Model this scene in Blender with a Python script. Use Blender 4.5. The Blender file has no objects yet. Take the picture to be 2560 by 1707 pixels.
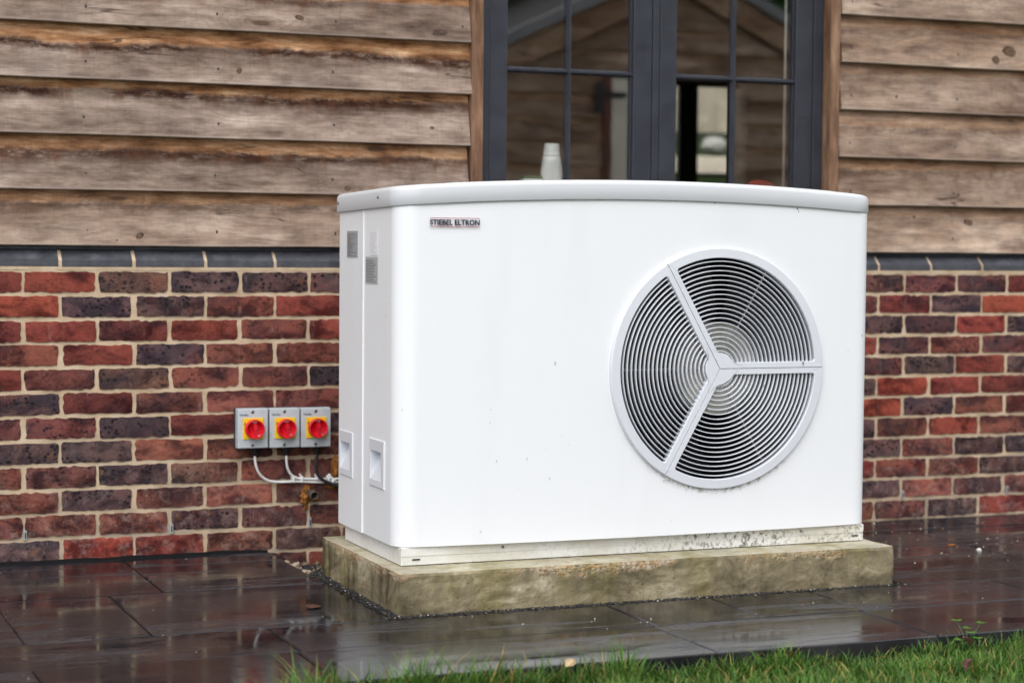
import bpy, bmesh, math, random
import numpy as np
from mathutils import Vector, Matrix, noise as mnoise

random.seed(7)
RNG = np.random.default_rng(7)
SC = bpy.context.scene
COL = SC.collection

# ------------------------------------------------------------------ camera
CAM = np.array([-0.86859, -6.07473, 0.98285])
FW = Vector((0.37676868, 0.92505116, -0.04822553))
RT = Vector((0.92625517, -0.37678928, 0.00901133))
UP = Vector((0.00983492, 0.04806433, 0.99879582))
cd = bpy.data.cameras.new('camera'); cam = bpy.data.objects.new('camera', cd); COL.objects.link(cam)
cam.matrix_world = Matrix(((RT.x, UP.x, -FW.x, CAM[0]), (RT.y, UP.y, -FW.y, CAM[1]), (RT.z, UP.z, -FW.z, CAM[2]), (0, 0, 0, 1)))
cd.sensor_width = 36; cd.sensor_fit = 'HORIZONTAL'; cd.lens = 68.884
cd.clip_start = 0.05; cd.clip_end = 500
cd.dof.use_dof = True; cd.dof.focus_distance = 5.45; cd.dof.aperture_fstop = 2.5
SC.camera = cam

# ------------------------------------------------------------------ world, sun, exposure
SUN_DIR = Vector((-0.43, -0.72, 1.0)).normalized()          # towards the sun
w = bpy.data.worlds.new('World'); SC.world = w; w.use_nodes = True
wn = w.node_tree.nodes; wl = w.node_tree.links
bg = wn['Background']
sky = wn.new('ShaderNodeTexSky'); sky.sky_type = 'NISHITA'; sky.sun_disc = False
sky.sun_elevation = math.asin(SUN_DIR.z); sky.sun_rotation = math.atan2(SUN_DIR.x, SUN_DIR.y)
sky.dust_density = 3.0
bw = wn.new('ShaderNodeRGBToBW'); wl.new(sky.outputs[0], bw.inputs[0])
mx = wn.new('ShaderNodeMix'); mx.data_type = 'RGBA'; mx.inputs[0].default_value = 0.86
wl.new(sky.outputs[0], mx.inputs[6]); wl.new(bw.outputs[0], mx.inputs[7]); 
cloud = wn.new('ShaderNodeMix'); cloud.data_type = 'RGBA'; cloud.inputs[0].default_value = 0.6     # even overcast veil over the clear sky
cloud.inputs[7].default_value = (5.0, 5.1, 5.3, 1); wl.new(mx.outputs[2], cloud.inputs[6]); wl.new(cloud.outputs[2], bg.inputs[0])
bg.inputs[1].default_value = 0.15
sd = bpy.data.lights.new('sun', 'SUN'); sun = bpy.data.objects.new('sun', sd); COL.objects.link(sun)
sd.energy = 0.55; sd.angle = math.radians(45); sd.color = (1.0, 0.98, 0.95)
sun.rotation_euler = SUN_DIR.to_track_quat('Z', 'Y').to_euler()
SC.view_settings.view_transform = 'Standard'; SC.view_settings.look = 'None'
SC.view_settings.gamma = 1.0; SC.view_settings.use_curve_mapping = False
SC.view_settings.exposure = 1.12
SC.cycles.max_bounces = 6; SC.cycles.use_adaptive_sampling = True; SC.cycles.adaptive_threshold = 0.025; SC.cycles.transparent_max_bounces = 16
SC.cycles.use_denoising = True

# ------------------------------------------------------------------ material helpers
class NT:
    def __init__(s, name):
        s.m = bpy.data.materials.new(name); s.m.use_nodes = True
        s.t = s.m.node_tree; s.b = s.t.nodes['Principled BSDF']
    def n(s, typ, ins=None, **props):
        d = s.t.nodes.new('ShaderNode' + typ)
        for k, v in props.items(): setattr(d, k, v)
        for k, v in (ins or {}).items(): s.set(d.inputs[k], v)
        return d
    def set(s, sock, v):
        if isinstance(v, bpy.types.NodeSocket): s.t.links.new(v, sock)
        elif isinstance(v, tuple) and len(v) == 3 and sock.type == 'RGBA': sock.default_value = (*v, 1)
        else: sock.default_value = v
    def obj(s): return s.n('TexCoord').outputs['Object']
    def pos(s): return s.n('NewGeometry').outputs['Position']
    def rnd(s): return s.n('ObjectInfo').outputs['Random']
    def map(s, v, scale=(1, 1, 1), loc=(0, 0, 0), rot=(0, 0, 0)):
        return s.n('Mapping', {0: v, 1: loc, 2: rot, 3: scale}).outputs[0]
    def noise(s, v, scale, det=4, rough=.55, dist=0, col=False):
        d = s.n('TexNoise', {'Vector': v, 'Scale': scale, 'Detail': det, 'Roughness': rough, 'Distortion': dist})
        return d.outputs['Color' if col else 'Fac']
    def vor(s, v, scale, out='Distance', feat='F1', rand=1.0):
        return s.n('TexVoronoi', {'Vector': v, 'Scale': scale, 'Randomness': rand}, feature=feat).outputs[out]
    def M(s, op, a, b=None, c=None, clamp=False):
        d = s.n('Math', operation=op, use_clamp=clamp)
        s.set(d.inputs[0], a)
        if b is not None: s.set(d.inputs[1], b)
        if c is not None: s.set(d.inputs[2], c)
        return d.outputs[0]
    def VM(s, op, a, b):
        d = s.n('VectorMath', operation=op); s.set(d.inputs[0], a); s.set(d.inputs[1], b); return d.outputs[0]
    def sep(s, v): return s.n('SeparateXYZ', {0: v}).outputs
    def comb(s, x, y, z): return s.n('CombineXYZ', {0: x, 1: y, 2: z}).outputs[0]
    def ss(s, v, a, b, lo=0., hi=1.):
        return s.n('MapRange', {0: v, 1: a, 2: b, 3: lo, 4: hi}, interpolation_type='SMOOTHSTEP').outputs[0]
    def mix(s, f, a, b, mode='MIX'):
        d = s.n('Mix', data_type='RGBA', blend_type=mode)
        s.set(d.inputs[0], f); s.set(d.inputs[6], a); s.set(d.inputs[7], b); return d.outputs[2]
    def ramp(s, f, stops):
        d = s.n('ValToRGB', {0: f}); e = d.color_ramp.elements
        while len(e) < len(stops): e.new(.5)
        for el, (p, c) in zip(e, stops): el.position = p; el.color = (*c, 1)
        return d.outputs[0]
    def bump(s, h, strength=.3, dist=.002, nrm=None):
        ins = {'Height': h, 'Strength': strength, 'Distance': dist}
        if nrm is not None: ins['Normal'] = nrm
        return s.n('Bump', ins).outputs[0]
    def out(s, col=None, rough=None, nrm=None, spec=None, metal=None, coat=None, ior=None):
        B = s.b.inputs
        if col is not None: s.set(B['Base Color'], col)
        if rough is not None: s.set(B['Roughness'], rough)
        if nrm is not None: s.set(B['Normal'], nrm)
        if spec is not None: s.set(B['Specular IOR Level'], spec)
        if metal is not None: s.set(B['Metallic'], metal)
        if coat is not None: s.set(B['Coat Weight'], coat)
        if ior is not None: s.set(B['IOR'], ior)
        return s.m
MAT = {}
def plain(name, col, rough=.5, spec=.5, metal=0., var=.12, scale=30, bump=0.0):
    t = NT(name); o = t.obj()
    nz = t.noise(o, scale, 5, .6)
    c = t.mix(t.ss(nz, .3, .7), tuple(x * (1 - var) for x in col), tuple(min(1, x * (1 + var)) for x in col))
    r = t.ss(nz, .2, .8, max(0.03, rough - .08), rough + .1)
    MAT[name] = t.out(c, r, t.bump(t.noise(o, scale * 4, 4), bump, .001) if bump else None, spec, metal)
    return MAT[name]

# bricks: object colour gives the firing colour, alpha the amount of burnt spotting
t = NT('brick'); oi = t.n('ObjectInfo'); o = t.VM('ADD', t.obj(), t.comb(t.M('MULTIPLY', oi.outputs['Random'], 17.), t.M('MULTIPLY', oi.outputs['Random'], 5.3), t.M('MULTIPLY', oi.outputs['Random'], 9.1)))
base = oi.outputs['Color']; al = oi.outputs['Alpha']
n1 = t.noise(t.map(o, (10, 10, 16)), 1.0, 5, .6, .4)
n2 = t.noise(o, 90, 6, .7)
dark = t.mix(1.0, base, (0.40, 0.37, 0.46), 'MULTIPLY'); lite = t.mix(.16, t.mix(1.0, base, (1.45, 1.35, 1.3), 'MULTIPLY'), (.36, .19, .14))
c = t.mix(t.ss(n1, .36, .60), dark, lite)
c = t.mix(t.ss(n2, .35, .75), t.mix(1.0, c, (.76, .72, .72), 'MULTIPLY'), c)
red = t.ss(t.noise(t.map(o, (6, 6, 6), (7, 3, 1)), 1.0, 3, .5), .55, .72)            # redder firing patch
c = t.mix(t.M('MULTIPLY', red, .55), c, t.mix(.5, c, (.21, .048, .032)))
plum = t.ss(t.noise(t.map(o, (7, 7, 11), (1, 6, 3)), 1.0, 3, .6), .45, .62)          # blue-black kiln flash on the spotted ones
c = t.mix(t.M('MULTIPLY', plum, t.M('MULTIPLY', al, .75)), c, (.045, .034, .042))
buff = t.ss(t.noise(t.map(o, (16, 16, 10), (2, 9, 5)), 1.0, 4, .6), .62, .74)
c = t.mix(t.M('MULTIPLY', buff, t.M('MULTIPLY', al, .65)), c, (.22, .095, .035))
ow = t.VM('ADD', o, t.n('VectorMath', {0: t.noise(o, 70, 3, .6, 0, True), 1: (.012, .012, .012)}, operation='MULTIPLY').outputs[0])
vs = t.vor(t.map(ow, (1, 1, 1.25)), 58); vm = t.noise(o, 16, 2)
spot = t.M('MULTIPLY', t.ss(vs, .44, .30), t.ss(vm, .43, .55))
vs2 = t.vor(t.map(ow, (1, 1, 1.2), (3, 1, 2)), 190)
spot = t.M('MAXIMUM', spot, t.M('MULTIPLY', t.ss(vs2, .36, .24), t.ss(t.noise(o, 22, 2), .44, .56)))
c = t.mix(t.M('MULTIPLY', spot, t.M('MULTIPLY_ADD', al, .78, .22)), c, (.012, .010, .012))
pale = t.M('MULTIPLY', t.ss(t.vor(t.map(ow, (1, 1, 1), (6, 2, 8)), 240), .26, .16), t.ss(t.noise(o, 14, 2), .5, .62))
c = t.mix(t.M('MULTIPLY', pale, .35), c, (.40, .26, .20))
eff = t.M('MULTIPLY', t.ss(t.noise(t.map(o, (30, 30, 7), (4, 4, 4)), 1.0, 5, .7), .60, .78), .42)
zz = t.sep(t.pos())[2]
lowe = t.M('MULTIPLY', t.ss(zz, .45, .1, 0, .42), t.ss(t.noise(o, 26, 6, .75), .47, .72))  # damp salts near the ground
c = t.mix(t.M('MAXIMUM', eff, lowe), c, (.42, .31, .27))
hb = t.M('ADD', t.M('MULTIPLY', n2, .9), t.M('ADD', t.M('MULTIPLY', spot, -.35), t.noise(o, 320, 3)))
MAT['brick'] = t.out(c, t.ss(n1, .3, .7, .62, .85), t.bump(hb, .8, .0022), .12)

t = NT('mortar'); o = t.pos()
n = t.noise(o, 9, 5, .65); g = t.noise(o, 420, 3, .7)
c = t.ramp(n, [(.3, (.40, .29, .19)), (.5, (.59, .45, .31)), (.72, (.71, .575, .43))])
zz = t.sep(o)[2]
c = t.mix(t.M('MULTIPLY', t.ss(zz, .5, .05, 0, .7), t.ss(t.noise(o, 7, 4), .35, .65)), c, (.30, .25, .20))
c = t.mix(t.M('MULTIPLY', t.ss(t.noise(t.map(o, (1, 1, 2)), 22, 5, .7), .62, .74), .5), c, (.2, .16, .11))
c = t.mix(t.ss(g, .3, .7, .25, 0), c, (.2, .15, .1))
MAT['mortar'] = t.out(c, .9, t.bump(t.M('ADD', g, t.noise(o, 70, 4)), .5, .002), .2)

t = NT('engineering_brick'); o = t.obj(); rn = t.rnd()
o2 = t.VM('ADD', o, t.comb(t.M('MULTIPLY', rn, 11.), 0., t.M('MULTIPLY', rn, 3.)))
n = t.noise(o2, 25, 5, .65)
c = t.ramp(n, [(.3, (.038, .039, .048)), (.55, (.065, .067, .080)), (.75, (.10, .104, .12))])
c = t.mix(t.ss(t.vor(o2, 60), .10, .05, 0, .7), c, (.3, .28, .25))
MAT['eng'] = t.out(c, t.ss(n, .3, .7, .32, .55), t.bump(t.noise(o2, 160, 4), .25, .001), .5)

# weathered oak boards: object colour = (fresh band, stain, warmth), local z runs up the board
t = NT('weathered_oak'); oi = t.n('ObjectInfo'); rn = oi.outputs['Random']
o = t.obj(); X, Y, Z = t.sep(o)[0:3]
cr = t.n('SeparateColor', {0: oi.outputs['Color']}).outputs
off = t.comb(t.M('MULTIPLY', rn, 37.), t.M('MULTIPLY', rn, 13.), t.M('MULTIPLY', rn, 5.))
p = t.VM('ADD', o, off)
pX, pY, pZ = t.sep(p)[0:3]
kn = t.n('TexVoronoi', {'Vector': t.comb(t.M('MULTIPLY', pX, 1.5), t.M('MULTIPLY', pZ, 5.6), 0.), 'Scale': 1.0}, voronoi_dimensions='2D').outputs['Distance']                                  # sparse knots
kc = t.n('SeparateColor', {0: t.n('TexVoronoi', {'Vector': t.comb(t.M('MULTIPLY', pX, 1.5), t.M('MULTIPLY', pZ, 5.6), 0.), 'Scale': 1.0}, voronoi_dimensions='2D').outputs['Color']}).outputs[0]
kn = t.M('ADD', t.M('ADD', kn, t.M('MULTIPLY', t.M('SUBTRACT', t.noise(t.map(p, (14, 1, 26)), 1.0, 3), .5), .07)), t.ss(kc, .62, .5, 0, .5))
kf = t.ss(kn, .30, .02)
ph = t.M('ADD', t.M('MULTIPLY', t.noise(t.map(p, (1.6, 1, 7)), 1.0, 4, .5, .3), 7.0), t.M('MULTIPLY', kf, 2.6))
ring = t.M('SINE', t.M('MULTIPLY', ph, 13.0))
grain = t.noise(t.map(p, (7, 1, 190)), 1.0, 6, .75)
saw = t.noise(t.map(p, (130, 1, 14)), 1.0, 3, .6)
broad = t.M('ADD', t.noise(t.map(p, (1.7, 1, 8)), 1.0, 6, .62), t.M('MULTIPLY', t.M('SUBTRACT', rn, .5), .10))
mott = t.noise(t.map(p, (9, 1, 26)), 1.0, 6, .65)
grey = t.ramp(t.M('ADD', t.M('MULTIPLY', broad, .6), t.M('MULTIPLY', mott, .4)),
              [(.34, (.080, .055, .044)), (.44, (.195, .143, .116)), (.54, (.335, .258, .214)), (.66, (.56, .46, .39))])
warm = t.ramp(broad, [(.34, (.19, .112, .068)), (.5, (.42, .285, .195)), (.68, (.70, .53, .395))])
c = t.mix(t.M('MULTIPLY', cr[2], t.ss(mott, .35, .65, .35, 1)), grey, warm)
# fresh, sheltered band under the lap above, and the tannin tide-line below it
wob = t.M('ADD', t.M('MULTIPLY', t.M('SUBTRACT', t.M('FRACT', t.M('MULTIPLY', rn, 7.3)), .5), .030), t.M('ADD', t.M('MULTIPLY', t.M('SUBTRACT', t.noise(t.map(p, (3.2, 1, 0)), 1.0, 3, .6), .5), .045), t.M('MULTIPLY', t.M('SUBTRACT', t.noise(t.map(p, (28, 1, 30)), 1.0, 5, .7), .5), .03)))
zw = t.M('ADD', Z, wob)
fresh = t.ss(zw, .119, .130)
tan = t.ramp(t.noise(t.map(p, (7, 1, 34)), 1.0, 5, .65), [(.32, (.15, .062, .026)), (.5, (.42, .215, .105)), (.68, (.70, .45, .27))])
c = t.mix(t.M('MULTIPLY', fresh, cr[0]), c, tan)
dz = t.M('DIVIDE', t.M('SUBTRACT', zw, .114), t.ss(t.noise(t.map(p, (4, 1, 1)), 1.0, 2), .3, .7, .010, .025))
band = t.M('POWER', 2.718, t.M('MULTIPLY', t.M('MULTIPLY', dz, dz), -1.0))
brk = t.ss(t.noise(t.map(p, (13, 1, 40)), 1.0, 6, .75), .32, .52)
brk = t.M('MULTIPLY', brk, t.ss(t.noise(t.map(p, (2.3, 1, 0), (5, 5, 5)), 1.0, 2), .34, .5))
c = t.mix(t.M('MULTIPLY', t.M('MULTIPLY', band, brk), cr[1]), c, (.042, .016, .009))
drip = t.M('MULTIPLY', t.ss(zw, .055, .115), t.M('SUBTRACT', 1., fresh))
c = t.mix(t.M('MULTIPLY', t.M('MULTIPLY', drip, t.ss(t.noise(t.map(p, (16, 1, 5)), 1.0, 5, .7), .45, .68)), t.M('MULTIPLY', cr[1], .75)), c, (.12, .055, .03))
c = t.mix(t.ss(grain, .40, .56, .34, 0), c, t.mix(1.0, c, (.48, .44, .42), 'MULTIPLY'))
c = t.mix(t.ss(ring, -.2, .9, 0, .26), c, t.mix(1.0, c, (.58, .54, .5), 'MULTIPLY'))
c = t.mix(t.ss(saw, .46, .70, 0, .18), c, t.mix(1.0, c, (.5, .46, .44), 'MULTIPLY'))
c = t.mix(t.ss(kn, .16, .05, 0, .45), c, t.mix(1.0, c, (.45, .38, .34), 'MULTIPLY'))
c = t.mix(t.ss(t.M('ADD', kn, t.M('MULTIPLY', t.noise(t.map(p, (40, 1, 60)), 1.0, 3), .03)), .072, .045, 0, .8), c, (.085, .05, .034))
dk = t.M('MULTIPLY', t.ss(t.noise(t.map(p, (2.6, 1, 4), (3, 3, 3)), 1.0, 3, .5), .52, .72), t.ss(Z, .11, .03))
c = t.mix(t.M('MULTIPLY', dk, t.M('MULTIPLY_ADD', cr[2], -.5, .65)), c, t.mix(1.0, c, (.42, .40, .42), 'MULTIPLY'))
ck = t.M('MULTIPLY', t.ss(t.M('ABSOLUTE', t.M('SUBTRACT', t.noise(t.map(p, (1.1, 1, 9), (2, 2, 2)), 1.0, 3, .5), .5)), .006, .002), t.ss(t.noise(t.map(p, (3.5, 1, 6), (8, 1, 8)), 1.0, 2), .56, .62))
c = t.mix(t.M('MULTIPLY', ck, .75), c, (.04, .024, .018))
c = t.mix(t.M('MULTIPLY', t.ss(Z, .012, .0), .35), c, (.45, .37, .31))          # paler bottom arris
hb = t.M('ADD', t.M('MULTIPLY', grain, .7), t.M('ADD', t.M('MULTIPLY', saw, .35), t.M('MULTIPLY', ring, .14)))
MAT['board'] = t.out(c, .85, t.bump(hb, .6, .0018), .1)

t = NT('oak_trim'); o = t.obj(); rn = t.rnd(); p = t.VM('ADD', o, t.comb(rn, rn, t.M('MULTIPLY', rn, 9.)))
gr = t.noise(t.map(p, (160, 160, 5)), 1.0, 5, .7); b2 = t.noise(t.map(p, (22, 22, 5)), 1.0, 5, .6)
c = t.ramp(b2, [(.3, (.10, .052, .031)), (.5, (.22, .122, .074)), (.72, (.38, .235, .15))])
c = t.mix(t.ss(gr, .35, .65, .4, 0), c, t.mix(1.0, c, (.4, .36, .34), 'MULTIPLY'))
MAT['trim_'] = t.m; MAT['trim'] = t.out(c, .75, t.bump(gr, .5, .0015), .25)

t = NT('wood_knot'); o = t.obj(); nk = t.noise(o, 60, 4, .6)
rk = t.M('ADD', t.n('VectorMath', {0: t.map(o, (1, 0, 1))}, operation='LENGTH').outputs['Value'], t.M('MULTIPLY', t.M('SUBTRACT', nk, .5), .35))
c = t.ramp(rk, [(.0, (.10, .062, .04)), (.45, (.17, .11, .075)), (.75, (.10, .065, .045)), (.93, (.05, .03, .022))])
c = t.mix(t.ss(t.M('SINE', t.M('MULTIPLY', rk, 26.)), .2, .9, 0, .35), c, t.mix(1.0, c, (.5, .46, .42), 'MULTIPLY'))
c = t.mix(t.ss(t.n('TexVoronoi', {'Vector': t.map(o, (1, 0, 1)), 'Scale': 1.6}, feature='DISTANCE_TO_EDGE').outputs['Distance'], .035, .012, 0, .85), c, (.02, .012, .009))
MAT['knot'] = t.out(c, .85, t.bump(rk, .5, .004), .1)
plain('frame_paint', (.027, .030, .041), .42, .5, var=.10, scale=14, bump=.06)
plain('bitumen', (.006, .006, .007), .85, .15)
plain('gap_shade', (.012, .012, .014), .6)
plain('white_plastic', (.80, .84, .83), .35, .4, var=.04)
plain('cream', (.78, .71, .60), .6, var=.08, scale=9)
plain('red_brown', (.13, .042, .026), .6, var=.2, scale=12)
plain('black_iron', (.02, .02, .022), .55)
plain('verge_grey', (.22, .22, .23), .7, var=.15, scale=6)
plain('roof_tile', (.022, .021, .020), .7, var=.25, scale=6)
plain('room_plaster', (.26, .22, .18), .9, .2, var=.05, scale=4)
plain('room_floor', (.12, .09, .07), .6, .3, var=.2, scale=5)
plain('dark_void', (.012, .012, .017), .8, .1)
plain('hub_plastic', (.70, .68, .61), .55, .35, var=.10, scale=14)
plain('blade_plastic', (.02, .02, .023), .6, .3)
plain('switch_grey', (.46, .50, .53), .42, .45, var=.05, scale=30, bump=.05)
plain('switch_dark', (.045, .047, .06), .5, .4)
plain('yellow', (.82, .52, .012), .4, .45, var=.04)
plain('red', (.66, .008, .022), .34, .5, var=.05)
plain('screw_steel', (.28, .28, .29), .35, .5, .9, var=.2, scale=120)
plain('black_plastic', (.013, .013, .015), .45, .45)
plain('cable_white', (.80, .80, .80), .45, .4, var=.06, scale=60)
plain('pipe_copper', (.13, .105, .085), .5, .5, .4, var=.35, scale=70)
plain('pipe_inside', (.03, .06, .055), .7)
plain('print_navy', (.012, .010, .035), .4)
plain('print_red', (.36, .012, .04), .4)
plain('print_teal', (.02, .07, .12), .5)
plain('grey_vent', (.32, .34, .35), .5, .4)
plain('pebble_pale', (.60, .58, .53), .6, var=.15, scale=80)
plain('fence_pale', (.62, .54, .42), .8, .2, var=.2, scale=6)
plain('dark_bark', (.05, .036, .026), .9, .1, var=.3, scale=10)
plain('red_cloth', (.40, .05, .03), .8, .1, var=.2, scale=40)
plain('green_plastic', (.03, .14, .03), .4)
plain('pale_line', (.55, .52, .46), .5)

t = NT('expanding_foam'); o = t.pos(); n = t.noise(o, 70, 6, .7)
c = t.ramp(n, [(.3, (.09, .035, .012)), (.5, (.27, .105, .024)), (.7, (.44, .21, .065))])
MAT['foam'] = t.out(c, .9, t.bump(t.noise(o, 260, 4), .8, .003), .15)

t = NT('black_sheath'); o = t.pos(); n = t.noise(o, 120, 5, .7)
MAT['sheath'] = t.out(t.mix(t.ss(n, .58, .64), (.012, .012, .014), (.36, .19, .05)), .55)

# heat pump enamel with rain drops and small flecks
def enamel(name, col, rough, dirt=0.0):
    t = NT(name); o = t.pos()
    v = t.vor(o, 26); q = t.noise(o, 60, 4, .8)
    fl = t.M('MULTIPLY', t.ss(t.vor(t.map(o, (1, 1, .45), (.37, .1, .2)), 13), .055, .03), t.ss(t.noise(o, 5, 2), .50, .60))
    c = t.mix(t.M('MULTIPLY', fl, .8), col, (.10, .095, .10))
    soft = t.noise(t.map(o, (7, 7, .8)), 1.0, 4, .6)
    c = t.mix(t.ss(soft, .48, .75, 0, .10), c, (.58, .58, .56))
    if name == 'enamel_white':
        px_, py_, pz_ = t.sep(o)[0:3]
        dx_ = t.M('SUBTRACT', px_, 1.803); dz_ = t.M('SUBTRACT', pz_, .6385)
        rr_ = t.M('SQRT', t.M('ADD', t.M('MULTIPLY', dx_, dx_), t.M('MULTIPLY', dz_, dz_)))
        gm = t.M('MULTIPLY', t.ss(t.M('ADD', rr_, t.M('MULTIPLY', t.M('SUBTRACT', t.noise(t.map(o, (1, 1, .3)), 45, 4, .7), .5), .03)), .366, .348), t.ss(pz_, .40, .31))
        gm = t.M('MULTIPLY', gm, t.ss(t.noise(o, 60, 5, .8), .40, .62))
        c = t.mix(t.M('MULTIPLY', gm, .8), c, (.12, .085, .045))
        st_ = t.M('MULTIPLY', t.ss(t.vor(t.map(o, (1, 1, .5), (.7, .4, .9)), 42), .12, .07), t.ss(t.noise(t.map(o, (1, 1, 1), (5, 5, 5)), 7, 2), .60, .66))
        c = t.mix(t.M('MULTIPLY', t.M('MULTIPLY', st_, t.ss(px_, 1.0, 2.2, .4, 1.)), .8), c, (.07, .065, .075))
    if dirt:
        xx = t.sep(o)[0]
        d = t.M('MULTIPLY', t.ss(t.noise(t.map(o, (1, 1, .8)), 85, 6, .8), .49, .60), t.ss(t.M('ADD', xx, t.noise(o, 6, 3)), 1.8, 2.5, .16, 1.))
        d = t.M('MULTIPLY', d, t.ss(t.noise(o, 7, 3), .30, .50))
        c = t.mix(t.M('MULTIPLY', d, dirt), c, (.085, .062, .03))
        c = t.mix(t.ss(t.noise(t.map(o, (4, 4, 9)), 1.0, 4), .42, .68, 0, .5), c, (.50, .46, .34))
    dr = t.ss(t.vor(o, 55), .16, .03); dr = t.M('MULTIPLY', dr, t.ss(t.noise(o, 3.2, 2), .46, .6))
    dr2 = t.ss(t.vor(t.map(o, (1, 1, 1), (2, 2, 2)), 120), .2, .05)
    MAT[name] = t.out(c, t.ss(q, .3, .7, rough - .06, rough + .08), t.bump(t.M('ADD', dr, t.M('MULTIPLY', dr2, .4)), .35, .0012), .45)
enamel('enamel_white', (.805, .818, .845), .34)
enamel('enamel_lid', (.62, .632, .665), .34)
enamel('enamel_skirt', (.76, .76, .74), .45, .95)
enamel('enamel_grille', (.65, .67, .72), .4)

def print_mat(name, bgc, ink, lines, wob):
    t = NT(name); g = t.n('TexCoord').outputs['Generated']
    z = t.sep(g)[2]; y = t.sep(g)[1]
    ln = t.M('FRACT', t.M('MULTIPLY', z, lines))
    row = t.M('FLOOR', t.M('MULTIPLY', z, lines))
    end = t.M('ADD', .08, t.M('MULTIPLY', t.n('TexWhiteNoise', {'W': row}, noise_dimensions='1D').outputs[0], wob))
    on_ = t.M('MULTIPLY', t.M('LESS_THAN', ln, .46), t.M('GREATER_THAN', y, end))
    on_ = t.M('MULTIPLY', on_, t.M('LESS_THAN', y, .94))
    on_ = t.M('MULTIPLY', on_, t.ss(t.noise(t.comb(t.M('MULTIPLY', y, 40.), row, 0.), 1.0, 2), .38, .48))
    on_ = t.M('MULTIPLY', on_, t.M('LESS_THAN', t.M('ABSOLUTE', t.M('SUBTRACT', z, .47)), .43))
    MAT[name] = t.out(t.mix(on_, bgc, ink), .4)
print_mat('print_silver', (.40, .41, .42), (.06, .06, .07), 17, .3)
print_mat('print_plate', (.33, .34, .36), (.035, .035, .045), 24, .6)
print_mat('print_white', (.80, .80, .83), (.60, .58, .66), 14, .3)

# concrete plinth
t = NT('old_concrete'); o = t.pos(); X, Y, Z = t.sep(o)[0:3]
n = t.noise(t.map(o, (5.5, 5.5, 10)), 1.0, 7, .68, .6); f = t.noise(o, 60, 6, .75); agg = t.vor(o, 130, 'Color'); aggd = t.vor(o, 130)
paste = t.ramp(n, [(.30, (.070, .056, .031)), (.43, (.165, .136, .080)), (.55, (.285, .24, .148)), (.68, (.52, .465, .335))])
ac = t.n('SeparateColor', {0: agg}).outputs[0]
aggc = t.ramp(ac, [(.0, (.28, .21, .12)), (.35, (.50, .40, .24)), (.6, (.42, .22, .10)), (.8, (.55, .50, .40)), (1., (.22, .17, .11))])
expo = t.ss(t.M('ADD', Z, t.M('MULTIPLY', t.M('SUBTRACT', t.noise(t.map(o, (6, 6, 6)), 1.0, 4), .5), .12)), .082, .098)
expo = t.M('MULTIPLY', expo, t.ss(t.noise(t.map(o, (3.2, 3.2, .5), (3, 1, 0)), 1.0, 3), .44, .54))
c = t.mix(t.M('MULTIPLY', expo, .85), paste, aggc)
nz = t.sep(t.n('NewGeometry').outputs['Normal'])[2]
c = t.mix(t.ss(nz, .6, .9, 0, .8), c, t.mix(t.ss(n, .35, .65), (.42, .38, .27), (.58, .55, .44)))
alg = t.M('MULTIPLY', t.ss(t.noise(t.map(o, (9, 9, 4), (8, 8, 8)), 1.0, 5), .50, .64), .42)
c = t.mix(alg, c, t.mix(.5, t.mix(1.0, c, (.8, .78, .3), 'MULTIPLY'), (.13, .11, .022)))
gx = t.M('ABSOLUTE', t.sep(t.n('NewGeometry').outputs['Normal'])[0])
vert = t.M('MULTIPLY', t.ss(t.noise(t.map(o, (30, 22, 2.5)), 1.0, 5), .46, .64), t.M('MULTIPLY_ADD', gx, .6, .22))
c = t.mix(vert, c, t.mix(1.0, c, (.34, .32, .29), 'MULTIPLY'))
pit = t.M('MULTIPLY', t.ss(t.vor(t.map(o, (1, 1, 1.6)), 62), .17, .08), t.ss(t.noise(o, 9, 2), .45, .55))
c = t.mix(t.M('MULTIPLY', pit, .75), c, (.04, .03, .018))
c = t.mix(t.ss(f, .35, .7, .28, 0), c, t.mix(1.0, c, (.5, .48, .45), 'MULTIPLY'))
hb = t.M('SUBTRACT', t.M('ADD', f, t.M('MULTIPLY', t.M('SUBTRACT', 1., aggd), t.M('MULTIPLY', expo, 1.2))), t.M('MULTIPLY', pit, 1.5))
MAT['concrete'] = t.out(c, .78, t.bump(hb, .8, .003), .35)

# wet slate paving
t = NT('wet_slate'); oi = t.n('ObjectInfo'); rn = oi.outputs['Random']; o = t.pos()
p = t.VM('ADD', o, t.comb(t.M('MULTIPLY', rn, 9.), t.M('MULTIPLY', rn, 5.), 0.))
st = t.noise(t.map(p, (2.2, 9, 1)), 1.0, 6, .62, .5)
fine = t.noise(t.map(p, (14, 60, 1)), 1.0, 5, .7)
pud = t.noise(t.map(o, (1.3, 2.2, 1), (3.1, 1.7, 0)), 1.0, 4, .55)
c = t.ramp(st, [(.3, (.007, .007, .0085)), (.5, (.014, .0138, .016)), (.68, (.027, .0265, .030)), (.8, (.05, .049, .055))])
c = t.mix(1.0, c, oi.outputs['Color'], 'MULTIPLY')
lime = t.M('MULTIPLY', t.ss(t.noise(t.map(p, (5, 34, 1), (2, 2, 0)), 1.0, 5, .7), .62, .74), t.ss(t.noise(o, 2.4, 2), .46, .6))
c = t.mix(t.M('MULTIPLY', lime, .38), c, (.26, .23, .21))
dry = t.M('MULTIPLY', t.ss(t.noise(t.map(p, (2.0, 12, 1), (4, 7, 0)), 1.0, 6, .7, .8), .50, .64), t.ss(t.noise(t.map(o, (1.1, 1.6, 1), (9, 2, 0)), 1.0, 3), .42, .58))
c = t.mix(t.M('MULTIPLY', dry, .7), c, (.060, .060, .066))
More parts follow.
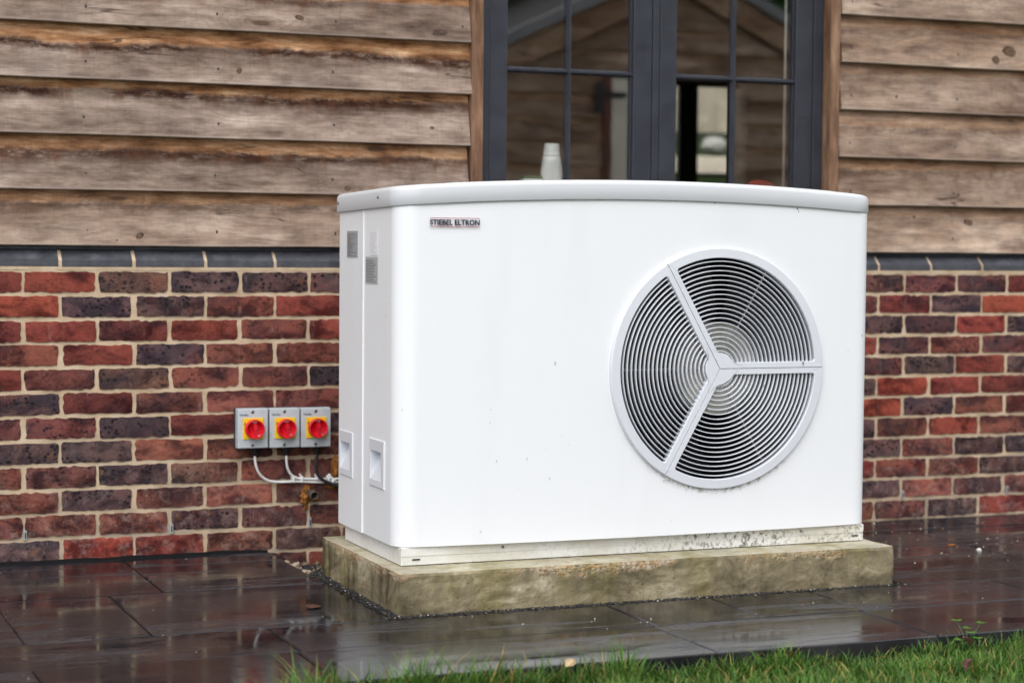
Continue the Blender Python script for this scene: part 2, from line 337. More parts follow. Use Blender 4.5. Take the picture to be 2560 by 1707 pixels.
rg = t.M('ADD', t.M('MULTIPLY', dry, .30), t.M('ADD', t.ss(pud, .42, .66, .025, .17), t.M('MULTIPLY', t.ss(st, .45, .66), .13)))
h = t.M('ADD', t.M('MULTIPLY', st, 1.0), t.M('MULTIPLY', fine, .35))
film = t.ss(pud, .38, .64, .025, .36)
nr = t.n('Bump', {'Height': h, 'Strength': film, 'Distance': .0016}).outputs[0]
MAT['slate'] = t.out(c, rg, nr, .5, ior=1.40)
t = NT('joint_dirt'); o = t.pos(); n = t.noise(o, 80, 5, .7)
MAT['joint'] = t.out(t.ramp(n, [(.3, (.008, .007, .007)), (.7, (.030, .026, .024))]), .55, t.bump(t.noise(o, 220, 4), .6, .003), .4)

t = NT('grit_black'); oi = t.n('ObjectInfo')
at = t.n('Attribute', attribute_name='tint').outputs['Color']
MAT['grit'] = t.out(at, .5, None, .45)
t = NT('lawn_soil'); o = t.pos(); n = t.noise(o, 14, 6, .7); g = t.noise(o, 1.2, 4)
c = t.mix(t.ss(g, .3, .7), t.ramp(n, [(.3, (.012, .022, .006)), (.7, (.04, .075, .014))]), t.ramp(n, [(.3, (.018, .016, .008)), (.7, (.05, .085, .02))]))
MAT['lawn'] = t.out(c, .9, t.bump(n, .8, .02), .2)
t = NT('grass_blade'); at = t.n('Attribute', attribute_name='tint').outputs['Color']
t.out(at, .5, None, .35)
tr = t.n('BsdfTranslucent', {0: at}); mxs = t.n('MixShader', {0: .3}); t.t.links.new(t.b.outputs[0], mxs.inputs[1]); t.t.links.new(tr.outputs[0], mxs.inputs[2])
t.t.links.new(mxs.outputs[0], t.t.nodes['Material Output'].inputs[0]); MAT['grass'] = t.m
t = NT('leaf_litter'); oi = t.n('ObjectInfo'); o = t.obj()
c = t.mix(t.ss(t.noise(o, 60, 4), .35, .65, .0, .6), oi.outputs['Color'], t.mix(1.0, oi.outputs['Color'], (.4, .35, .3), 'MULTIPLY'))
MAT['leaf'] = t.out(c, .55, None, .35)
t = NT('tree_leaf'); at = t.n('Attribute', attribute_name='tint').outputs['Color']
MAT['tree_leaf'] = t.out(at, .6, None, .25)

# glass: 6 mm pane, each face reflects its share and lets the rest through
t = NT('window_glass'); t.t.nodes.remove(t.b)
lw = t.n('LayerWeight', {0: .25}).outputs['Facing']
fac = t.M('ADD', .16, t.M('MULTIPLY', t.M('POWER', lw, 3.), .5), clamp=True)
o = t.pos(); nb = t.n('Bump', {'Height': t.noise(o, 1.7, 2), 'Strength': .05, 'Distance': .01}).outputs[0]
gl = t.n('BsdfGlossy', {'Roughness': 0.0, 'Color': (1, 1, 1, 1), 'Normal': nb})
tp = t.n('BsdfTransparent', {0: (.985, .99, .985, 1)})
ms = t.n('MixShader', {0: fac}); t.t.links.new(tp.outputs[0], ms.inputs[1]); t.t.links.new(gl.outputs[0], ms.inputs[2])
t.t.links.new(ms.outputs[0], t.t.nodes['Material Output'].inputs[0]); MAT['glass'] = t.m

# ------------------------------------------------------------------ mesh helpers
def link(o, parent=None):
    COL.objects.link(o)
    if parent is not None: o.parent = parent
    return o
def mk(name, V, F, mat, parent=None, smooth=False, loc=None):
    me = bpy.data.meshes.new(name); me.from_pydata([tuple(v) for v in V], [], F); me.update()
    if mat is not None: me.materials.append(MAT[mat])
    if smooth: me.shade_smooth()
    o = bpy.data.objects.new(name, me)
    if loc is not None: o.location = loc
    return link(o, parent)
def frombm(name, bm, mat, parent=None, smooth=False, loc=None):
    me = bpy.data.meshes.new(name); bm.to_mesh(me); bm.free()
    if mat is not None: me.materials.append(MAT[mat])
    if smooth: me.shade_smooth()
    o = bpy.data.objects.new(name, me)
    if loc is not None: o.location = loc
    return link(o, parent)
BF = [(0, 3, 2, 1), (4, 5, 6, 7), (0, 1, 5, 4), (1, 2, 6, 5), (2, 3, 7, 6), (3, 0, 4, 7)]
def boxv(x0, x1, y0, y1, z0, z1):
    return [(x0, y0, z0), (x1, y0, z0), (x1, y1, z0), (x0, y1, z0), (x0, y0, z1), (x1, y0, z1), (x1, y1, z1), (x0, y1, z1)]
def box(name, x0, x1, y0, y1, z0, z1, mat, parent=None, bev=0.0, seg=2):
    bm = bmesh.new(); vs = [bm.verts.new(v) for v in boxv(x0, x1, y0, y1, z0, z1)]
    for f in BF: bm.faces.new([vs[i] for i in f])
    if bev: bmesh.ops.bevel(bm, geom=bm.edges[:], offset=bev, segments=seg, affect='EDGES', profile=.5)
    return frombm(name, bm, mat, parent)
def prism(name, prof, x0, x1, mat, parent=None, axis='x', bev=0):
    """extrude a closed profile; axis x: profile in (y,z); axis z: profile in (x,y); axis y: profile in (x,z)"""
    n = len(prof); V = []
    for e in (x0, x1):
        for a, b in prof: V.append({'x': (e, a, b), 'z': (a, b, e), 'y': (a, e, b)}[axis])
    F = [tuple(range(n)), tuple(range(2 * n - 1, n - 1, -1))] + [(i, i + n, (i + 1) % n + n, (i + 1) % n) for i in range(n)]
    bm = bmesh.new(); vs = [bm.verts.new(v) for v in V]
    for f in F: bm.faces.new([vs[i] for i in f])
    bmesh.ops.recalc_face_normals(bm, faces=bm.faces[:])
    if bev: bmesh.ops.bevel(bm, geom=bm.edges[:], offset=bev, segments=2, affect='EDGES')
    return frombm(name, bm, mat, parent)
def tube(name, pts, r, mat, parent=None, n=10, cap=True):
    pts = [Vector(p) for p in pts]; V = []; F = []
    rr = r if isinstance(r, (list, tuple)) else [r] * len(pts)
    u = None
    for i, p in enumerate(pts):
        d = (pts[min(i + 1, len(pts) - 1)] - pts[max(i - 1, 0)]).normalized()
        if u is None: u = d.orthogonal().normalized()
        u = (u - d * u.dot(d)).normalized(); v = d.cross(u)
        for k in range(n):
            a = 2 * math.pi * k / n; V.append(p + (u * math.cos(a) + v * math.sin(a)) * rr[i])
    for i in range(len(pts) - 1):
        for k in range(n): F.append((i * n + k, i * n + (k + 1) % n, (i + 1) * n + (k + 1) % n, (i + 1) * n + k))
    if cap: F += [tuple(range(n - 1, -1, -1)), tuple(range((len(pts) - 1) * n, len(pts) * n))]
    return mk(name, V, F, mat, parent, True)
def lathe(name, prof, mat, parent=None, n=32, loc=(0, 0, 0), axis='z', smooth=True, cap0=True):
    """prof: (radius, height); axis z up, or y (height runs towards +y)"""
    V = []; F = []
    for r, h in prof:
        for k in range(n):
            a = 2 * math.pi * k / n; x, y = r * math.cos(a), r * math.sin(a)
            V.append((x, y, h) if axis == 'z' else (x, h, y))
    m = len(prof)
    for i in range(m - 1):
        for k in range(n):
            q = (i * n + k, i * n + (k + 1) % n, (i + 1) * n + (k + 1) % n, (i + 1) * n + k)
            F.append(q if axis == 'z' else q[::-1])
    F += ([tuple(range(n))] if cap0 else []) + [tuple(range((m - 1) * n, m * n))]
    return mk(name, V, F, mat, parent, smooth, loc)
def smooth_path(pts, k=6):
    P = [Vector(p) for p in pts]; out = []
    for i in range(len(P) - 1):
        a = P[max(i - 1, 0)]; b = P[i]; c = P[i + 1]; d = P[min(i + 2, len(P) - 1)]
        for j in range(k):
            t_ = j / k
            out.append(.5 * ((2 * b) + (c - a) * t_ + (2 * a - 5 * b + 4 * c - d) * t_ ** 2 + (3 * b - a - 3 * c + d) * t_ ** 3))
    return out + [P[-1]]
def thing(name, label, cat, loc=(0, 0, 0), group=None, kind=None):
    o = bpy.data.objects.new(name, None); o.empty_display_size = .1; COL.objects.link(o); o.location = loc
    return tag(o, label, cat, group, kind)
def tag(o, label=None, cat=None, group=None, kind=None):
    if label: o['label'] = label
    if cat: o['category'] = cat
    if group: o['group'] = group
    if kind: o['kind'] = kind
    return o
def text(name, s, size, mat, parent, loc, rot=(math.pi / 2, 0, 0), width=None, extr=.0004, bold=0.0):
    cu = bpy.data.curves.new(name, 'FONT'); cu.body = s; cu.size = size; cu.extrude = extr; cu.resolution_u = 3; cu.offset = bold
    tmp = bpy.data.objects.new(name + '_t', cu); COL.objects.link(tmp)
    dg = bpy.context.evaluated_depsgraph_get()
    me = bpy.data.meshes.new_from_object(tmp.evaluated_get(dg)); bpy.data.objects.remove(tmp)
    if width:
        xs = [v.co.x for v in me.vertices]; a, b = min(xs), max(xs); k = width / (b - a)
        for v in me.vertices: v.co.x = (v.co.x - a) * k
    me.materials.clear(); me.materials.append(MAT[mat])
    o = bpy.data.objects.new(name, me); o.location = loc; o.rotation_euler = rot
    return link(o, parent)

# ------------------------------------------------------------------ ground, paving
g = mk('ground', [(-120, -120, -.058), (120, -120, -.058), (120, 5.2, -.058), (-120, 5.2, -.058)], [(0, 1, 2, 3)], 'lawn'); tag(g, kind='structure')
pv = bpy.data.objects.new('paving', None); COL.objects.link(pv); tag(pv, kind='structure')
mk('joint_bed', [(-2.2, -1.872, -.006), (4.9, -1.872, -.006), (4.9, -1.20, -.006), (-2.2, -1.20, -.006),
                 (-2.2, 0.004, -.006), (.768, 0.004, -.006), (.768, -1.20, -.006),
                 (2.38, -1.20, -.006), (2.38, .004, -.006), (4.9, .004, -.006)],
   [(0, 1, 2, 7, 6, 3), (3, 6, 5, 4), (7, 2, 9, 8)], 'joint', pv)
prism('edge_bedding', [(-1.872, -.06), (-1.872, -.012), (-1.80, -.012), (-1.80, -.06)], -2.2, 4.9, 'joint', pv)
def slab(x0, x1, y0, y1):
    gp = .0019; x0 += gp; x1 -= gp; y0, y1 = y0 + .0012, y1 - .0012
    cx, cy = (x0 + x1) / 2, (y0 + y1) / 2
    b = .004
    def wv(x, y, z, k): return (x + random.uniform(-k, k), y + random.uniform(-k, k), z)
    V = []
    # uneven riven edge: points round the perimeter
    per = []
    nx = max(2, int((x1 - x0) / .09)); ny = max(2, int((y1 - y0) / .09))
    for i in range(nx): per.append((x0 + (x1 - x0) * i / nx, y0))
    for i in range(ny): per.append((x1, y0 + (y1 - y0) * i / ny))
    for i in range(nx): per.append((x1 - (x1 - x0) * i / nx, y1))
    for i in range(ny): per.append((x0, y1 - (y1 - y0) * i / ny))
    n = len(per)
    tx, ty = random.uniform(-.0012, .0012), random.uniform(-.0015, .0015)
    dz = random.uniform(-.0008, .0008)
    A = []; B = []; C = []
    for x, y in per:
        jx, jy = random.uniform(-.0014, .0014), random.uniform(-.0014, .0014)
        z = dz + tx * (x - cx) + ty * (y - cy)
        sx = b * (1 if x < cx else -1) if x in (x0, x1) else 0
        sy = b * (1 if y < cy else -1) if y in (y0, y1) else 0
        A.append((x + sx + jx - cx, y + sy + jy - cy, z)); B.append((x + jx - cx, y + jy - cy, z - .003)); C.append((x - cx, y - cy, -.045))
    V = A + B + C
    F = [tuple(range(n))]
    for q in (0, 1):
        for i in range(n): F.append((q * n + i, (q + 1) * n + i, (q + 1) * n + (i + 1) % n, q * n + (i + 1) % n))
    o = mk('paving_slab', V, F, 'slate', pv, loc=(cx, cy, 0))
    k = random.uniform(.7, 1.35)
    o.color = (k * random.uniform(.96, 1.08), k, k * random.uniform(.97, 1.05), 1)
def srow(y0, y1, xs):
    for a, b in zip(xs[:-1], xs[1:]): slab(a, b, y1, y0)
srow(-.012, -.62, [-2.2, -1.6, -.95, -.32, .30, .772])
srow(-.62, -1.215, [-2.2, -1.75, -1.12, -.49, -.17, .145, .772])
srow(-1.215, -1.52, [-2.2, -1.75, -1.1, -.48, .44, 1.40, 1.72, 2.04, 2.66, 3.3, 3.93, 4.9])
srow(-1.52, -1.885, [-2.2, -1.6, -.9, -.2, .43, 1.39, 2.02, 2.66, 3.3, 4.0, 4.9])
srow(-.012, -.265, [2.378, 3.325, 3.96, 4.9]); srow(-.265, -.565, [2.378, 3.01, 3.65, 4.3, 4.9]); srow(-.565, -1.215, [2.378, 3.0, 3.6, 4.25, 4.9])

V = []; F = []
for i in range(151):
    x = -2.2 + (2.2 + .765) * i / 150; wd_ = .017 + .006 * mnoise.noise((x * 9, 1, 0)) + .004 * mnoise.noise((x * 37, 4, 0)); hh = .004 + .003 * mnoise.noise((x * 14, 8, 0))
    if x > .70: hh *= max(.2, (.765 - x) / .065)
    V += [(x, .001, hh + .006), (x, -.006, hh + .002), (x, -wd_ * .6, hh * .55), (x, -wd_, .0005), (x, -wd_ + .002, -.01)]
for i in range(150):
    for q in range(4): a = i * 5 + q; F.append((a, a + 1, a + 6, a + 5))
mk('edge_sealant', V, F, 'bitumen', pv, True)
def grains(name, pts, sizes, tints, mat, label, cat):
    """many small stones in one mesh: squashed octahedra"""
    V = []; F = []; T = []
    base = np.array([(1, 0, 0), (-1, 0, 0), (0, 1, 0), (0, -1, 0), (0, 0, .8), (0, 0, -.5)])
    fs = [(0, 2, 4), (2, 1, 4), (1, 3, 4), (3, 0, 4), (2, 0, 5), (1, 2, 5), (3, 1, 5), (0, 3, 5)]
    for p, s, c in zip(pts, sizes, tints):
        a = random.uniform(0, 6.28); R = np.array([[math.cos(a), -math.sin(a), 0], [math.sin(a), math.cos(a), 0], [0, 0, 1]])
        q = (base * (1 + RNG.uniform(-.35, .35, base.shape))) @ R.T * s + np.array(p)
        k = len(V); V += [tuple(v) for v in q]; F += [tuple(k + i for i in f) for f in fs]; T += [(*c, 1)] * 6
    o = mk(name, V, F, mat)
    at = o.data.color_attributes.new('tint', 'FLOAT_COLOR', 'POINT'); at.data.foreach_set('color', np.array(T, dtype=np.float32).ravel())
    return tag(o, label, cat, kind='stuff')
PX0, PX1, PY0, PY1, PZ = .806, 2.349, -1.182, -.458, .112
pts = []; sz = []; tn = []
def grit_tint():
    r = random.random()
    if r < .972: v = random.uniform(.005, .024); return (v, v * .93, v * .92)
    if r < .988: return (random.uniform(.3, .5), random.uniform(.22, .34), random.uniform(.12, .2))
    v = random.uniform(.35, .7); return (v, v * .96, v * .9)
for i in range(4200):
    pts.append((random.uniform(.76, 2.40), PY0 - .003 - abs(random.gauss(0, .013)), -.004 + random.uniform(0, .006))); sz.append(random.uniform(.0010, .0034)); tn.append(grit_tint())
for i in range(3000):
    pts.append((PX0 - .002 - abs(random.gauss(0, .016)), random.uniform(PY0 - .03, PY1 + .02), -.004 + random.uniform(0, .009))); sz.append(random.uniform(.0010, .0036)); tn.append(grit_tint())
for i in range(1500):
    pts.append((random.uniform(.775, 1.1), random.uniform(-.46, .0), -.062 + random.uniform(0, .02))); sz.append(random.uniform(.003, .012)); tn.append(grit_tint() if random.random() < .7 else (.22, .15, .08))
for i in range(500):
    pts.append((random.uniform(2.348, 2.38), random.uniform(PY0, -.3), -.006 + random.uniform(0, .006))); sz.append(random.uniform(.0015, .004)); tn.append(grit_tint())
grains('black_grit', pts, sz, tn, 'grit', 'black grit packed round the foot of the concrete plinth', 'grit')
mk('grit_bed', [(.766, -1.222, -.008), (2.385, -1.222, -.008), (2.385, -1.17, -.008), (.82, -1.17, -.008), (.82, -.44, -.03), (.766, -.44, -.03)],
   [(0, 1, 2, 3), (0, 3, 4, 5)], 'joint', pv)
pts = []; sz = []; tn = []
def deb():
    r = random.random()
    if r < .55: v = random.uniform(.4, .8); return (v, v * .96, v * .9)
    if r < .75: return (.45, .2, .06)
    return (.25, .18, .1)
for i in range(110):
    pts.append((random.gauss(3.1, .3), random.uniform(-.95, -.03), .001)); sz.append(random.uniform(.0012, .0035)); tn.append(deb())
for i in range(28):
    pts.append((random.uniform(-.3, .75), random.uniform(-1.7, -.03), .001)); sz.append(random.uniform(.0008, .0019)); tn.append(deb())
for i in range(34):
    pts.append((random.uniform(.9, 2.5), random.uniform(-1.6, -1.2), .001)); sz.append(random.uniform(.001, .0028)); tn.append(deb())
grains('crumb_litter', pts, sz, tn, 'grit', 'pale crumbs of grit scattered over the wet paving', 'grit')

# ------------------------------------------------------------------ brick wall
wall = thing('brick_wall', 'red and purple stock brick base wall with sandy mortar and dark coping', 'wall')
PAL = {'R': (.190, .034, .027, .15), 'r': (.138, .022, .021, .25), 'O': (.265, .050, .028, .05), 'B': (.160, .050, .037, .45), 'P': (.265, .090, .070, .05),
       'D': (.084, .054, .060, .95), 'd': (.126, .042, .040, .85), 'K': (.044, .029, .032, 1.0), 'G': (.135, .072, .060, .7)}
ROWS_L = ['rRGDDD', 'ODDBRR', 'rRrRBR', 'BRDBBB', 'rBGBBD', 'DrBPBB', 'ddDrBD', 'DDPBBB', 'BdDGBB', 'BDBPBB', 'BBBDdB', 'DORBGB', 'RBRRBR']
ROWS_R = ['Gddr', 'BrDO', 'DdRD', 'RDBd', 'dDRD', 'DORr', 'ODBB', 'DBOB', 'DBKK', 'RBBK', 'DPdB', 'BdDR', 'BRBD']
variants = []
for v in range(14):
    L, H = .2140, .0630; NX, NZ = 17, 6
    V = []; F = []
    sd_ = v * 7.31
    for j in range(NZ):
        for i in range(NX):
            fx, fz = i / (NX - 1), j / (NZ - 1)
            x = (fx - .5) * L; z = (fz - .5) * H
            ed = i in (0, NX - 1) or j in (0, NZ - 1)
            k = .0042 if ed else .0012
            x += k * (mnoise.noise((i * .83 + sd_, j * 1.3, .3)) + .6 * mnoise.noise((i * 2.1 + sd_, j * 2.7, 8.3))); z += k * (mnoise.noise((i * .71, j * 1.1 + sd_, 5.3)) + .6 * mnoise.noise((i * 1.9 + sd_, j * 2.1, 2.2)))
            if i in (0, NX - 1) and j in (0, NZ - 1): x -= math.copysign(.0015, x); z -= math.copysign(.0012, z)
            y = (.0016 if ed else 0.0) + .0012 * mnoise.noise((fx * 4 + sd_, fz * 2, 1.1)) - .0012 * (1 - (2 * fx - 1) ** 2)
            V.append((x, y, z))
    for j in range(NZ - 1):
        for i in range(NX - 1): a = j * NX + i; F.append((a, a + 1, a + NX + 1, a + NX))
    ring = [i for i in range(NX)] + [j * NX + NX - 1 for j in range(1, NZ)] + [(NZ - 1) * NX + i for i in range(NX - 2, -1, -1)] + [j * NX for j in range(NZ - 2, 0, -1)]
    k = len(V)
    n = len(ring)
    for r_ in ring: V.append(V[r_])
    for r_ in ring: V.append((V[r_][0], .045, V[r_][2]))
    for i in range(n): F.append((k + (i + 1) % n, k + i, k + n + i, k + n + (i + 1) % n))
    me = bpy.data.meshes.new('brick'); me.from_pydata(V, [], F); me.update(); me.materials.append(MAT['brick']); me.shade_smooth()
    variants.append(me)
POOL = 'RrBBDDdPGBOKdr'
far = bmesh.new()
for k in range(13):
    odd = (k % 2 == 0)
    for n in range(-3, 19):
        x0 = (n if odd else n + .5) * .225                # left joint centre of this brick
        xc = x0 + .1125; zc = .9 - .075 * (k + .5)
        li = n + 1
        if 0 <= li < 6: code = ROWS_L[k][li]
        elif (n - 13 if odd else n - 12) in range(4): code = ROWS_R[k][n - 13 if odd else n - 12]
        else: code = random.choice(POOL)
        me = random.choice(variants)
        o = bpy.data.objects.new('brick', me); link(o, wall)
        o.location = (xc + random.uniform(-.0025, .0025), random.uniform(-.001, .0012), zc + random.uniform(-.0015, .0015))
        o.rotation_euler = (0, math.radians(random.uniform(-.35, .35)), math.radians(random.choice((0, 0, random.uniform(-.3, .3)))))
        o.scale = (random.uniform(.985, 1.006), 1, random.uniform(.97, 1.02))
        cc = PAL[code]; kf = random.uniform(.80, 1.22)
        o.color = (cc[0] * kf * random.uniform(.94, 1.06), cc[1] * kf * random.uniform(.9, 1.1), cc[2] * kf * random.uniform(.9, 1.1), cc[3])
    for n in list(range(-12, -3)) + list(range(19, 30)):
        x0 = (n if odd else n + .5) * .225; zc = .9 - .075 * (k + .5)
        for f in BF:
            vv = boxv(x0 + .005, x0 + .22, 0, .04, zc - .0325, zc + .0325)
            far.faces.new([far.verts.new(vv[i]) for i in f])
fo = frombm('brick_run', far, 'brick', wall); fo.color = (.11, .04, .03, .5); tag(fo, kind='stuff')
# mortar: recessed, uneven sheet
NXm, NZm = 300, 64; V = []; F = []
for j in range(NZm + 1):
    for i in range(NXm + 1):
        x = -2.8 + 9.6 * i / NXm; z = -.15 + 1.062 * j / NZm
        V.append((x, .0042 + .0022 * mnoise.noise((x * 14, 0, z * 30)) + .0012 * mnoise.noise((x * 60, 3, z * 80)), z))
for j in range(NZm):
    for i in range(NXm): a = j * (NXm + 1) + i; F.append((a, a + 1, a + NXm + 2, a + NXm + 1))
mk('mortar', V, F, 'mortar', wall, True)
# coping of bevelled engineering bricks, mortar between, metal strip above
cm = None
prof = [(0.0, .9105), (0.0, .9295), (.033, .9620), (.09, .9620), (.09, .9105)]
for n in range(-12, 30):
    if cm is None:
        cm = prism('coping_brick', prof, -.1075, .1075, 'eng', wall, 'x', .0012); cm.location.x = (n + .5) * .225 + .1125
    else:
        o = cm.copy(); link(o, wall); o.parent = wall; o.location.x = (n + .5) * .225 + .1125 + random.uniform(-.0015, .0015)
        o.location.y = random.uniform(-.001, .001); o.location.z = random.uniform(-.001, .001)
prism('coping_mortar', [(.0025, .9), (.0025, .9288), (.0345, .9605), (.085, .9605), (.085, .9)], -2.8, 6.8, 'mortar', wall)
prism('flashing_strip', [(.0285, .9625), (.026, .9650), (.0285, .9775), (.08, .9775), (.08, .9625)], -2.8, 6.8, 'eng', wall, 'x')
# plastic weep vents in the perpends
for i, x in enumerate((0.004, .455, .906, 1.357, 2.708, 3.156, 3.617, 4.06)):
    wv = box('weep_vent', x - .005, x + .005, -.004, .01, .074, .104, 'grey_vent', wall, .001)
    box('weep_slot', x - .0018, x + .0018, -.0052, -.0041, .080, .098, 'black_plastic', wv)

# ------------------------------------------------------------------ weatherboards
def cladding(name, label, x0, x1, zs, cols, nails, jag):
    cl = thing(name, label, 'cladding')
    for i, z in enumerate(zs):
        e = random.uniform(-.004, .004) if jag else 0
        xa, xb = (x0, x1 + e) if jag == 'r' else (x0 + e, x1)
        nx = 24; V = []; F = []
        for s in range(nx + 1):
            x = xa + (xb - xa) * s / nx
            wz = .0022 * mnoise.noise((x * 2.2, i * 7.7, .5)) + .0008 * mnoise.noise((x * 11, i * 3.1, 1.5))
            wy = .0012 * mnoise.noise((x * 1.7, i * 5.1, 9))
            V += [(x, -.0035 + wy, wz), (x, -.005 + wy, .0025 + wz), (x, .0150 + wy, .10), (x, .0345, .205), (x, .042, .205), (x, .0245, wz)]
        m = 6
        for s in range(nx):
            for q in range(m): F.append((s * m + q, s * m + (q + 1) % m, (s + 1) * m + (q + 1) % m, (s + 1) * m + q))
        F += [tuple(range(m - 1, -1, -1)), tuple(range(nx * m, nx * m + m))]
        F = [f[::-1] for f in F]
        o = mk('weatherboard', V, F, 'board', cl, loc=(0, .004, z))
        o.rotation_euler = (0, 0, 0); o.color = (*cols[i % len(cols)], 1)
        for nx_ in nails:
            xn = nx_ + random.uniform(-.006, .006); zn = random.uniform(.045, .055)
            yn = -.005 + .02 * zn / .1
            V2 = [(xn, yn - .0012, zn)]; 
            for q in range(8): a = q * math.pi / 4; V2.append((xn + .0040 * math.cos(a), yn - .0004 + .0010 * math.sin(a), zn + .0050 * math.sin(a) - (.004 if math.sin(a) < -.9 else 0)))
            mk('nail_head', V2, [(0, 1 + q, 1 + (q + 1) % 8) for q in range(8)], 'black_iron', o)
    return cl
zs = [.9755 + .1695 * i for i in range(10)]
CL1 = cladding('weatherboard_cladding', 'weathered oak boards with dark tide stains, left of the window above the switches', -2.8, 1.452, zs,
         [(.75, .55, .45), (.9, .95, .12), (1., 1., .12), (1., 1., .15), (.95, .75, .2), (.4, .3, .3)], (-.62, .19, .60, .985, 1.425), 'r')
CL2 = cladding('weatherboard_cladding', 'paler oak boards with faint stains and round knots, right of the window', 2.868, 6.8, zs,
         [(.25, .10, .7), (.55, .50, .5), (.45, .45, .5), (.40, .30, .55), (.5, .25, .8), (.3, .2, .5)], (2.915, 3.36, 3.82, 4.3), 'l')

def knot(cl, row, x, z, w_, h_, rot=0):
    b = [c_ for c_ in cl.children if c_.name.startswith('weatherboard')][row]
    zl = z - b.location.z; yl = -.005 + .02 * zl / .1
    V = [(0, -.10, 0)]; F = []
    for rr_, yy in ((.55, -.08), (.9, -.02), (1.0, .06)):
        for k in range(18):
            a = k * math.pi / 9; wob_ = 1 + .16 * mnoise.noise((math.cos(a) * 1.3 + x * 7, math.sin(a) * 1.3, z * 9)); V.append((rr_ * wob_ * math.cos(a), yy, rr_ * wob_ * math.sin(a)))
    for k in range(18):
        F.append((0, 1 + k, 1 + (k + 1) % 18))
        for q in (0, 1): F.append((1 + q * 18 + k, 19 + q * 18 + k, 19 + q * 18 + (k + 1) % 18, 1 + q * 18 + (k + 1) % 18))
    o = mk('knot', V, F, 'knot', b, True, (x, yl - .0002, zl)); o.scale = (w_ / 2, .010, h_ / 2); o.rotation_euler = (-.2, rot, 0)
knot(CL1, 0, .347, 1.003, .046, .022, -.35); knot(CL1, 3, .668, 1.527, .030, .018, -.7); knot(CL1, 1, 1.03, 1.165, .026, .020); knot(CL1, 0, .285, .992, .012, .010)
knot(CL1, 4, .87, 1.705, .034, .018, .2); knot(CL1, 2, 1.32, 1.37, .022, .014)
knot(CL2, 4, 3.60, 1.722, .072, .046, .1); knot(CL2, 4, 3.535, 1.688, .044, .036, .2); knot(CL2, 0, 3.435, 1.088, .046, .024, .1); knot(CL2, 0, 3.20, 1.105, .014, .012); knot(CL2, 3, 3.105, 1.538, .012, .014)

# ------------------------------------------------------------------ house shell
def struct(name, *a, **k): return tag(box(name, *a, **k), kind='structure')
WX0, WX1, WZ0, WZ1 = 1.50, 2.82, 1.03, 2.13
struct('house_wall', -2.8, WX0 - .004, .052, .20, .0, 2.62, 'dark_void')
struct('house_wall', WX1 + .004, 6.8, .052, .20, .0, 2.62, 'dark_void')
struct('house_wall', WX0 - .003, WX1 + .003, .053, .199, .0, WZ0 - .02, 'dark_void')
struct('house_wall', WX0 - .003, WX1 + .003, .053, .199, WZ1 + .01, 2.62, 'dark_void')
struct('room_floor', -.6, 6.6, .2, 4.2, .0, .05, 'room_floor')
struct('room_ceiling', -.6, 6.6, .2, 4.2, 2.5, 2.6, 'room_plaster')
struct('room_wall', -.7, -.6, .2, 4.2, .0, 2.6, 'room_plaster')
struct('room_wall', 6.6, 6.7, .2, 4.2, .0, 2.6, 'room_plaster')
OX0, OX1, OZ0, OZ1 = 4.28, 4.80, .95, 1.965
struct('room_wall', -.6, OX0, 4.2, 4.35, .0, 2.6, 'room_plaster')
struct('room_wall', OX1, 6.6, 4.2, 4.35, .0, 2.6, 'room_plaster')
struct('room_wall', OX0, OX1, 4.2, 4.35, .0, OZ0, 'room_plaster')
struct('room_wall', OX0, OX1, 4.2, 4.35, OZ1, 2.6, 'room_plaster')
bw_ = thing('back_window', 'black framed rear window seen through the right hand glazing', 'window', (4.54, 4.28, .95))
box('mullion', -.146, -.028, -.02, .02, 0, OZ1 - OZ0, 'black_iron', bw_); box('head_bar', -.26, .26, -.018, .018, OZ1 - OZ0 - .03, OZ1 - OZ0, 'black_iron', bw_)
box('pane', -.25, .25, -.003, .003, .0, OZ1 - OZ0 - .03, 'glass', bw_)
shade_roof = struct('roof', -3., 7., -.34, 5.2, 2.66, 2.80, 'roof_tile')  # out of view; eave overhang deepened to shade the upper boards

